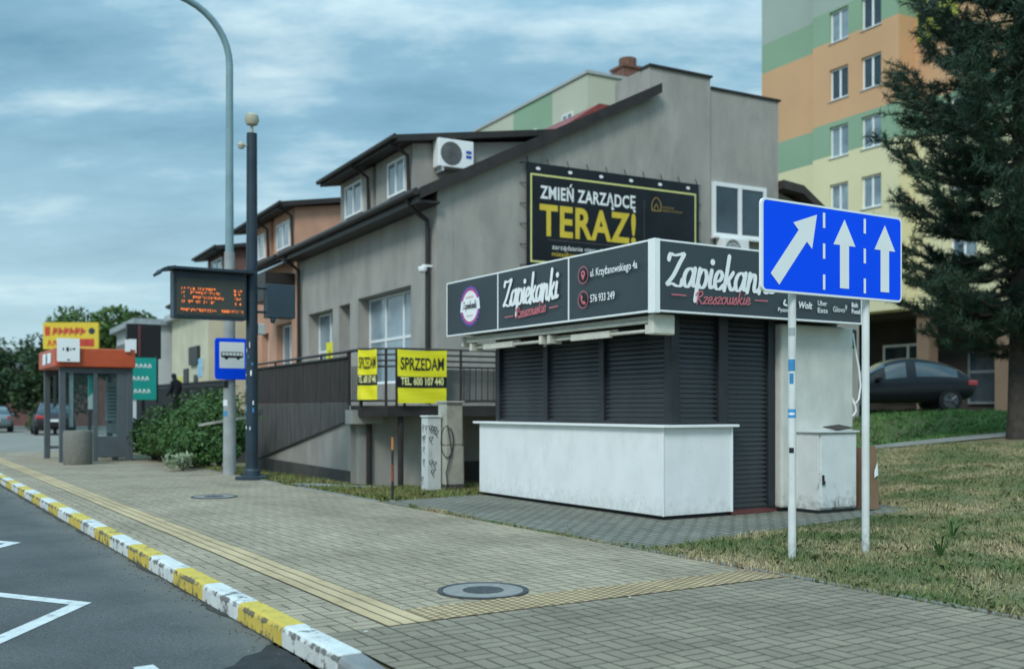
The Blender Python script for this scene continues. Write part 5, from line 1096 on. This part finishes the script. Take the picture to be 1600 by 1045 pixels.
def broad_tree(loc, h, rad, label, seed, n=9000, m=M_leaf2, size=.16, zc=.62, group=None):
    c = Vector(loc); t = thing('leafy_tree', c, label, 'tree', group); rr_ = random.Random(seed)
    mb = MB(); mb.tube([c - ZV * .3, c + ZV * h * .35, c + ZV * h * .75], [h * .028, h * .022, h * .008], 8)
    for k in range(9): a = rr_.uniform(0, 6.28); z = h * rr_.uniform(.3, .6); mb.tube([c + ZV * z, c + ZV * (z + h * .12) + Vector((math.cos(a), math.sin(a), 0)) * rad * .4, c + ZV * (z + h * .2) + Vector((math.cos(a), math.sin(a), 0)) * rad * .75], [h * .012, h * .008, h * .003], 6)
    build('trunk', mb, M_bark, t, smooth=True)
    mb = MB(); leaves(mb, blob_pts((c.x, c.y, c.z + h * zc), (rad, rad, h * (1 - zc)), n, seed, 26, False), size, seed=seed); build('crown', mb, m, t, fix=False)
G = 'trees behind the bus shelter'
broad_tree((-22.5, 58, 0), 7.6, 3.0, 'round leafy tree behind the black sign box', 41, 9000, M_leaf2, .17, .7, G)
broad_tree((-27, 62, 0), 6.6, 2.2, 'smaller tree behind the yellow billboard', 42, 6000, M_leafd, .17, .68, G)
broad_tree((-30, 66, 0), 5.0, 3.0, 'dark tree behind the parked car', 46, 6000, M_leafd, .17, .55, G)
broad_tree((-34.2, 66, 0), 6.2, 2.6, 'dark bushy tree at the left edge of the street', 43, 8000, M_leafd, .17, .5, G)
broad_tree((-42, 86, 0), 7.0, 4.0, 'far tree on the skyline at the left', 44, 7000, M_leafd, .22, .55, G)
broad_tree((-27.8, 60, 0), 1.5, .8, 'small yellow-green shrub beside the parked dark car', 45, 1500, M_leaf2, .1, .5)

far = MB(); rf_ = np.random.default_rng(3)
for k in range(30): cx_ = -210 + k * 7.5; leaves(far, blob_pts((cx_, 330 + 20 * math.sin(k), 3.0), (7, 6, 4.5 + 2 * math.sin(k * 1.7)), 420, 200 + k, 8, False), .75, seed=k)
tag(build('distant_wood', far, M_leafd, fix=False), 'low belt of dark trees on the far horizon', 'woodland', kind='stuff')
# cars: lofted body
def car(name, label, loc, ang, paint, L_=4.4, wid=1.8, hgt=1.55, style='suv'):
    t = bpy.data.objects.new(name, None); COL.objects.link(t); t.location = loc; t.rotation_euler = (0, 0, ang); tag(t, label, 'car', 'parked cars')
    # stations x (rear -> front), belt z, roof z, roof half width factor
    h = hgt
    if style == 'suv': st_ = [(-L_/2, .55, .80, .80, .80), (-L_/2 + .08, .36, .98, 1.02, .84), (-L_/2 + .42, .30, 1.0, h * .90, .74), (-L_/2 + 1.0, .27, .99, h * .985, .72), (-.1, .25, .97, h, .72), (-.02, .25, .97, h, .72), (.55, .25, .95, h * .97, .70), (1.25, .26, .93, .96, .80), (L_/2 - .45, .28, .86, .88, .80), (L_/2 - .08, .34, .74, .76, .76), (L_/2, .42, .60, .62, .72)]
    else: st_ = [(-L_/2, .55, .86, .86, .80), (-L_/2 + .10, .36, 1.0, 1.03, .84), (-L_/2 + .55, .30, 1.03, h * .82, .76), (-L_/2 + 1.2, .27, 1.01, h * .965, .73), (-.35, .25, .99, h, .72), (-.27, .25, .985, h, .72), (.45, .25, .93, h * .95, .70), (1.25, .26, .91, .95, .80), (L_/2 - .45, .28, .84, .87, .80), (L_/2 - .08, .34, .72, .74, .76), (L_/2, .42, .58, .60, .72)]
    mb = MB(); ring = []
    for x, zb, zl, zr, rw in st_:
        hw = wid / 2 * (1 if abs(x) < L_/2 - .5 else (.96 if abs(x) < L_/2 - .05 else .86))
        half = [(0, zb), (hw * .88, zb), (hw, zb + .14), (hw, zl - .16), (hw * .97, zl), (hw * rw + .03 if zr > zl + .08 else hw * .9, zr - .03 if zr > zl + .08 else zr), (hw * rw * .85, zr + .005), (0, zr + .02)]
        pts = half + [(-y, z) for y, z in half[-2:0:-1]]; ring.append([(x, y, z) for y, z in pts])
    n = len(ring[0])
    for r_ in ring: mb.v += r_
    for i in range(len(ring) - 1):
        for j in range(n):
            k = (j + 1) % n; cabin = 2 <= i <= 5; glass = (cabin and j in (4, n - 5 - 0 if False else n - 5) and 2 <= i <= 4)
            gl = (j in (4, n - 5) and i in (2, 3, 5)) or (i in (1,) and j in (4, 5, 6, 7, 8, 9)[1:5] and False)
            if i == 6 and j in (5, 6, 7, 8) and style: gl = gl or True
            if i == 1 and j in (5, 6, 7, 8): gl = True
            mb.fc.append((i * n + j, i * n + k, (i + 1) * n + k, (i + 1) * n + j)); mb.mi.append(1 if gl else 0)
    mb.fc.append(tuple(range(n))); mb.mi.append(0); mb.fc.append(tuple((len(ring) - 1) * n + j for j in range(n - 1, -1, -1))); mb.mi.append(0)
    bo = build('body', mb, [paint, mat('car_glass', (.03, .05, .06), .04, .2, spec=1.0)], None, smooth=False); bo.parent = t
    bo.data.polygons.foreach_set('use_smooth', [True] * len(bo.data.polygons)); sb = bo.modifiers.new('sub', 'SUBSURF'); sb.levels = 2; sb.render_levels = 2
    for x in (-L_/2 + .82, L_/2 - .85):
        for y in (-1, 1):
            mb = MB(); yy = y * (wid / 2 - .10); R_ = .345
            def cyl(r0, y0, y1, m): 
                mb.tube([(x, y0, R_), (x, y1, R_)], r0, 22, m)
            cyl(R_, yy - .1, yy + .1, 0); wh = build('wheel', mb, mat('tyre_rubber', (.015, .015, .016), .8), None); wh.parent = t
            mb = MB(); mb.tube([(x, yy + y * .09, R_), (x, yy + y * .115, R_)], R_ * .66, 18)
            for a in range(5): mb.tube([(x, yy + y * .12, R_), (x + R_ * .6 * math.cos(a * 1.257), yy + y * .12, R_ + R_ * .6 * math.sin(a * 1.257))], .03, 6)
            ri = build('rim', mb, mat('alloy', (.10, .105, .11), .35, .1, metal=.6), None); ri.parent = wh
    for y in (-1, 1):
        mb = MB(); mb.box(-L_/2 + .0, -L_/2 + .28, y * (wid / 2 - .30) - .14, y * (wid / 2 - .16) + .14, .80, .96); o = build('tail_light', mb, mat('tail_red', (.50, .04, .05), .25, .05, spec=.7), None, bevel=.03); o.parent = t
        mb = MB(); mb.box(L_/2 - .32, L_/2 - .03, y * (wid / 2 - .30) - .15, y * (wid / 2 - .18) + .12, .60, .74); o = build('headlight', mb, M_gal, None, bevel=.03); o.parent = t
        mb = MB(); mb.box(.62, .82, y * (wid / 2 + .08) - .09, y * (wid / 2 + .08) + .09, .96, 1.08); o = build('mirror', mb, paint, None, bevel=.03); o.parent = t
    mb = MB(); mb.box(-L_/2 - .03, -L_/2 + .02, -.26, .26, .66, .78); o = build('number_plate', mb, M_wpr, None); o.parent = t
    return t
carp = mat('black_car_paint', (.006, .009, .012), .22, .1, spec=.35)
car('parked_car', 'dark coupe-backed car parked on the grass edge before the tower', (11.95, 32.2, 1.2), R(177), carp, 4.55, 1.92, 1.66, 'coupe')
car('parked_car', 'dark car seen from behind beyond the bus shelter, tail light showing', (-23.1, 51.5, 0), R(118), mat('maroon_car_paint', (.02, .016, .02), .22, .1, spec=.7), 4.3, 1.85, 1.62)
car('parked_car', 'silver-grey car at the left edge of the picture', (-28.6, 56.5, -.05), R(118), mat('silver_car_paint', (.20, .24, .26), .25, .1, metal=.4, spec=.7), 4.2, 1.8, 1.48)
# dark kerb wall under car / shrubs in front of tower
# ------------------------------------------------------------------ pine
def pine(loc, h, label, seed):
    c = Vector(loc); t = thing('pine_tree', c, label, 'tree'); r = random.Random(seed); nr = np.random.default_rng(seed)
    tr_ = MB(); tr_.tube([c - ZV * .3, c + ZV * .5, c + ZV * h * .3 + Vector((.05, 0, 0)), c + ZV * h * .7, c + ZV * h], [.26, .20, .165, .09, .02], 12)
    tufts = []; z = 2.05
    while z < h - .3:
        f = (z - 2.05) / (h - 2.05); rad = 3.5 * (1 - f) ** .6 * (.55 + .45 * min(1, f / .12)) 
        nb = 5 if f < .8 else 4; a0 = r.uniform(0, 6.28)
        for k in range(nb):
            a = a0 + 6.283 * k / nb + r.uniform(-.35, .35); ln = rad * r.uniform(.62, 1.12); dv = Vector((math.cos(a), math.sin(a), 0)); rise = r.uniform(-.12, .16) + .25 * f; droop = r.uniform(.1, .3) * (1 - f)
            z_ = z + r.uniform(-.2, .2); base = c + ZV * z_; pts = []
            for q in range(6): x = q / 5; pts.append(base + dv * (ln * x) + ZV * (ln * (rise * x - droop * math.sin(x * 2.2) + .32 * x ** 3)) + Vector((-dv.y, dv.x, 0)) * (.08 * ln * math.sin(x * 3 + k)))
            tr_.tube(pts, [.045 * (1 - f * .6) * (1 - .17 * q) + .006 for q in range(6)], 5)
            nt2 = int(5 + ln * 5.5)
            for q in range(nt2):
                x = .22 + .78 * (q + r.random()) / nt2; i_ = min(4, int(x * 5)); p0 = pts[i_].lerp(pts[i_ + 1], x * 5 - i_); side = r.choice((-1, 1)) * r.uniform(.4, 1.1); d2 = (dv * math.cos(side) + Vector((-dv.y, dv.x, 0)) * math.sin(side) + ZV * r.uniform(-.15, .45)).normalized(); l2 = r.uniform(.3, .85) * (1.15 - .5 * x) * min(1.0, .4 + ln * .3); p1 = p0 + d2 * l2 + ZV * l2 * .15
                tr_.tube([p0, p1], [.011, .005], 4, cap=False)
                m_ = max(2, int(l2 / .12))
                for w in range(m_):
                    y = (w + .6) / m_; pp_ = p0.lerp(p1, y); tufts.append((pp_, d2, 1.0))
                    if r.random() < .45:
                        d3 = (d2 + Vector((r.uniform(-1, 1), r.uniform(-1, 1), r.uniform(-.1, .8)))).normalized(); tufts.append((pp_ + d3 * .14, d3, 1.0)); 
            for w in range(4): tufts.append((pts[5] - (pts[5] - pts[4]) * (w * .2), (pts[5] - pts[4]).normalized(), 1.2))
        z += r.uniform(.20, .29)
    build('trunk', tr_, mat('pine_bark', (.055, .045, .038), .9, .3, 6, .8, 30), t, smooth=True)
    P = np.array([tuple(p) for p, _, _ in tufts]); D = np.array([tuple(d) for _, d, _ in tufts]); n = len(P); K = 18
    P = np.repeat(P, K, 0); D = np.repeat(D, K, 0); N_ = len(P)
    P = P + D * nr.uniform(-.10, .06, size=(N_, 1)) + nr.normal(size=(N_, 3)) * .012
    rd_ = nr.normal(size=(N_, 3)); rd_ /= np.linalg.norm(rd_, axis=1)[:, None]; dd = D * .62 + rd_ * 1.0 + np.array([0, 0, .18]); dd /= np.linalg.norm(dd, axis=1)[:, None]
    ln = nr.uniform(.12, .21, size=(N_, 1)); sd = np.cross(dd, nr.normal(size=(N_, 3))); sd /= np.linalg.norm(sd, axis=1)[:, None]; w = .0085
    V = np.stack([P - sd * w, P + sd * w, P + dd * ln], 1).reshape(-1, 3) - np.array(tuple(c))
    me = bpy.data.meshes.new('crown'); me.vertices.add(len(V)); me.vertices.foreach_set('co', V.astype(np.float32).ravel()); me.loops.add(len(V)); me.loops.foreach_set('vertex_index', np.arange(len(V), dtype=np.int32)); me.polygons.add(N_); me.polygons.foreach_set('loop_start', np.arange(0, len(V), 3, dtype=np.int32)); me.polygons.foreach_set('loop_total', np.full(N_, 3, dtype=np.int32)); me.update()
    me.materials.append(mat('pine_needles', (.046, .084, .050), .55, .4, 1.2, col2=(.022, .048, .030), island=.4, spec=.25)); o = bpy.data.objects.new('crown', me); COL.objects.link(o); o.parent = t
    print('pine tufts', n, 'needles', N_)
tu, ts_ = US(10.57, 21.4)
pine((10.57, 21.4, terr(tu, ts_) - .02), 13.5, 'tall dark pine tree standing on the lawn at the right edge', 12)
def light_tree():
    broad_tree((17.5, 33, 1.2), 13.5, 2.2, 'yellow-green leafy tree glimpsed through the pine', 77, 5000, mat('yellow_leaves', (.42, .44, .05), .6, .25, island=.3), .14, .8)

# ------------------------------------------------------------------ grass (stuff)
def grass(name, label, region, n, hmin, hmax, material, seed, w=.006, test=None):
    r = np.random.default_rng(seed); u0, u1, s0_, s1_ = region; m = 0; Us, Ss = [], []
    U = r.uniform(u0, u1, n); Sx = s0_ + (s1_ - s0_) * r.uniform(0, 1, n) ** 1.25
    keep = np.array([test(a, b) for a, b in zip(U, Sx)]) if test else np.ones(n, bool); U, Sx = U[keep], Sx[keep]; n = len(U)
    X = -.531 * U + .847 * (Sx + 2.23); Y = .847 * U + .531 * (Sx + 2.23); Z = np.array([terr(a, b) for a, b in zip(U, Sx)]) - .012
    cl = .5 + .5 * np.sin(U * 3.1 + np.sin(Sx * 2.3) * 2) * np.sin(Sx * 2.7 + np.sin(U * 1.9) * 2)
    h = r.uniform(hmin, hmax, n) * (.55 + .75 * cl); a = r.uniform(0, 6.283, n); lean = r.uniform(.1, 1.0, n); b = r.uniform(0, 6.283, n)
    base = np.stack([X, Y, Z], 1); side = np.stack([np.cos(a), np.sin(a), np.zeros(n)], 1) * (w * r.uniform(.6, 1.4, n))[:, None]
    ld = np.stack([np.cos(b), np.sin(b), np.zeros(n)], 1); mid = base + ld * (h * lean * .35)[:, None] + np.array([0, 0, 1]) * (h * .6)[:, None]; tip = base + ld * (h * lean)[:, None] + np.array([0, 0, 1]) * (h * (1.05 - .45 * lean))[:, None]
    V = np.stack([base - side, base + side, mid + side * .7, tip, mid - side * .7], 1).reshape(-1, 3)
    me = bpy.data.meshes.new(name); me.vertices.add(len(V)); me.vertices.foreach_set('co', V.astype(np.float32).ravel()); me.loops.add(len(V)); me.loops.foreach_set('vertex_index', np.arange(len(V), dtype=np.int32)); me.polygons.add(n); me.polygons.foreach_set('loop_start', np.arange(0, len(V), 5, dtype=np.int32)); me.polygons.foreach_set('loop_total', np.full(n, 5, dtype=np.int32)); me.update(); me.materials.append(material)
    o = bpy.data.objects.new(name, me); COL.objects.link(o); tag(o, label, 'grass', kind='stuff'); print(name, n)
def pathdist(u, s):
    if s < 3.84 or s > 32: return 9
    for a, b in zip(ctr, ctr[1:]):
        if a[1] <= s <= b[1]: f = (s - a[1]) / (b[1] - a[1]); return abs(u - (a[0] * (1 - f) + b[0] * f))
    return 9
def lawn_ok(u, s):
    lim = 7.35 + (s - 3.8) * (1.1 / 5.6) if s < 9.4 else 99
    if 3.83 < s < 9.05 and u > lim - .03 and u < 14: return False
    if pathdist(u, s) < .42: return False
    X = -.531 * u + .847 * (s + 2.23); Y = .847 * u + .531 * (s + 2.23)
    return Y > 3 and -.1 < X / Y < .72
M_gr = mat('dry_grass', (.24, .245, .108), .7, .3, .9, col2=(.47, .385, .23), island=.5, spec=.2, dirt=.9, dirtcol=(.115, .180, .065), dscale=.9, dth=(.42, .58))
grass('lawn_grass', 'patchy half-dry lawn grass around the lane sign and beyond', (-5, 14, 3.77, 17), 680000, .018, .078, M_gr, 1, .0037, lawn_ok)
M_gr2 = mat('green_grass', (.14, .27, .085), .7, .3, 1.0, col2=(.09, .19, .055), island=.35, spec=.2)
grass('far_grass', 'fresh green grass bank behind the footpath', (12, 24, 14.5, 26), 60000, .06, .16, M_gr2, 2, .010, lambda u, s: pathdist(u, s) > .5 and u > (14.2 - (s - 15) * .3))
M_gr3 = mat('strip_grass', (.19, .23, .075), .7, .3, 1.2, col2=(.24, .21, .09), island=.4, spec=.2, dirt=.7, dirtcol=(.08, .13, .035), dscale=1.4)
def strip_ok(u, s):
    lim = 13.05 + (s - 3.8) * (.85 / 5.6)
    if u < lim + .02 or pathdist(u, s) < .42: return False
    return not (14.1 < u < 14.56 and 5.14 < s < 5.8)
grass('verge_grass', 'grass strip between the footway and the boarded ramp', (13, 22.5, 3.82, 7.5), 42000, .04, .12, M_gr3, 3, .006, strip_ok)
M_jw = mat('joint_weed_green', (.11, .18, .06), .7, .3, 2, island=.4)
grass('joint_weeds', 'tiny weeds in the paving joints along the kiosk counter', (8.2, 13.6, 3.84, 5.6), 900, .012, .045, M_jw, 7, .004, lambda u, s: (abs(s - 5.53) < .05 or math.sin(u * 7.3) * math.sin(s * 9.1 + u) > .80 or (u < 9.1 and u > 8.95)))
lt = MB(); rl2 = random.Random(31)
for k_ in range(70):
    u_, s_ = rl2.uniform(4.4, 16), rl2.uniform(.1, 5.3); q_ = rl2.uniform(.006, .016); c_ = S(u_, s_, .009); a_ = rl2.uniform(0, 6.28)
    lt.face([c_ + Vector((math.cos(a_ + w_) * q_ * f_, math.sin(a_ + w_) * q_ * f_, .004 * (w_ > 3))) for w_, f_ in ((0, 1.3), (1.4, .6), (3.1, 1.2), (4.6, .6))], k_ % 3)
tag(build('leaf_litter', lt, [mat('dry_leaf', (.16, .11, .06), .9, .3), mat('pale_fleck', (.55, .56, .52), .8), mat('dark_fleck', (.05, .05, .045), .9)], fix=False), 'scattered dry leaf bits and pale flecks on the paving', 'litter', kind='stuff')
# weeds and small details on the lawn
def weed(u, s, h, label, seed):
    c = S(u, s, terr(u, s)); t = thing('weed', c, label, 'weed', 'weeds in the lawn'); mb = MB(); r = random.Random(seed)
    for k in range(16):
        a = r.uniform(0, 6.28); l_ = h * r.uniform(.5, 1.1); d = Vector((math.cos(a), math.sin(a), 0)); sd = Vector((-d.y, d.x, 0)) * .009; p1 = c + d * l_ * .3 + ZV * l_ * .6; p2 = c + d * l_ * .75 + ZV * l_ * .75
        mb.face([c - sd * .5, c + sd * .5, p1 + sd, p1 - sd]); mb.face([p1 - sd, p1 + sd, p2])
    build('leaves', mb, mat('weed_green', (.055, .12, .028), .6, .2, island=.3), t, fix=False)
    mb = MB()
    for k in range(2): a = r.uniform(0, 6.28); mb.tube([c, c + ZV * h * .7 + Vector((math.cos(a), math.sin(a), 0)) * h * .2], .004, 4)
    build('stem', mb, mat('weed_green', None), t)
weed(6.3, 6.9, .28, 'leafy green weed clump in the lawn beyond the second sign post', 1); weed(5.6, 5.7, .30, 'tall stalky weed in the lawn right of the lane sign', 2)
dz = thing('daisy', S(3.1, 3.98, 0), 'small white daisy cluster at the lawn edge', 'flower'); mb = MB(); mb2 = MB()
for k in range(4): c = S(3.1 + .03 * math.cos(k * 2), 3.98 + .035 * math.sin(k * 2.3), .07 + .01 * k); mb.lathe(c, [(.004, 0), (.017, .004), (.016, .008)], 9); mb2.tube([S(3.1, 3.98, 0), c], .002, 4)
build('petals', mb, M_wpr, dz); build('stem', mb2, mat('weed_green', None), dz)
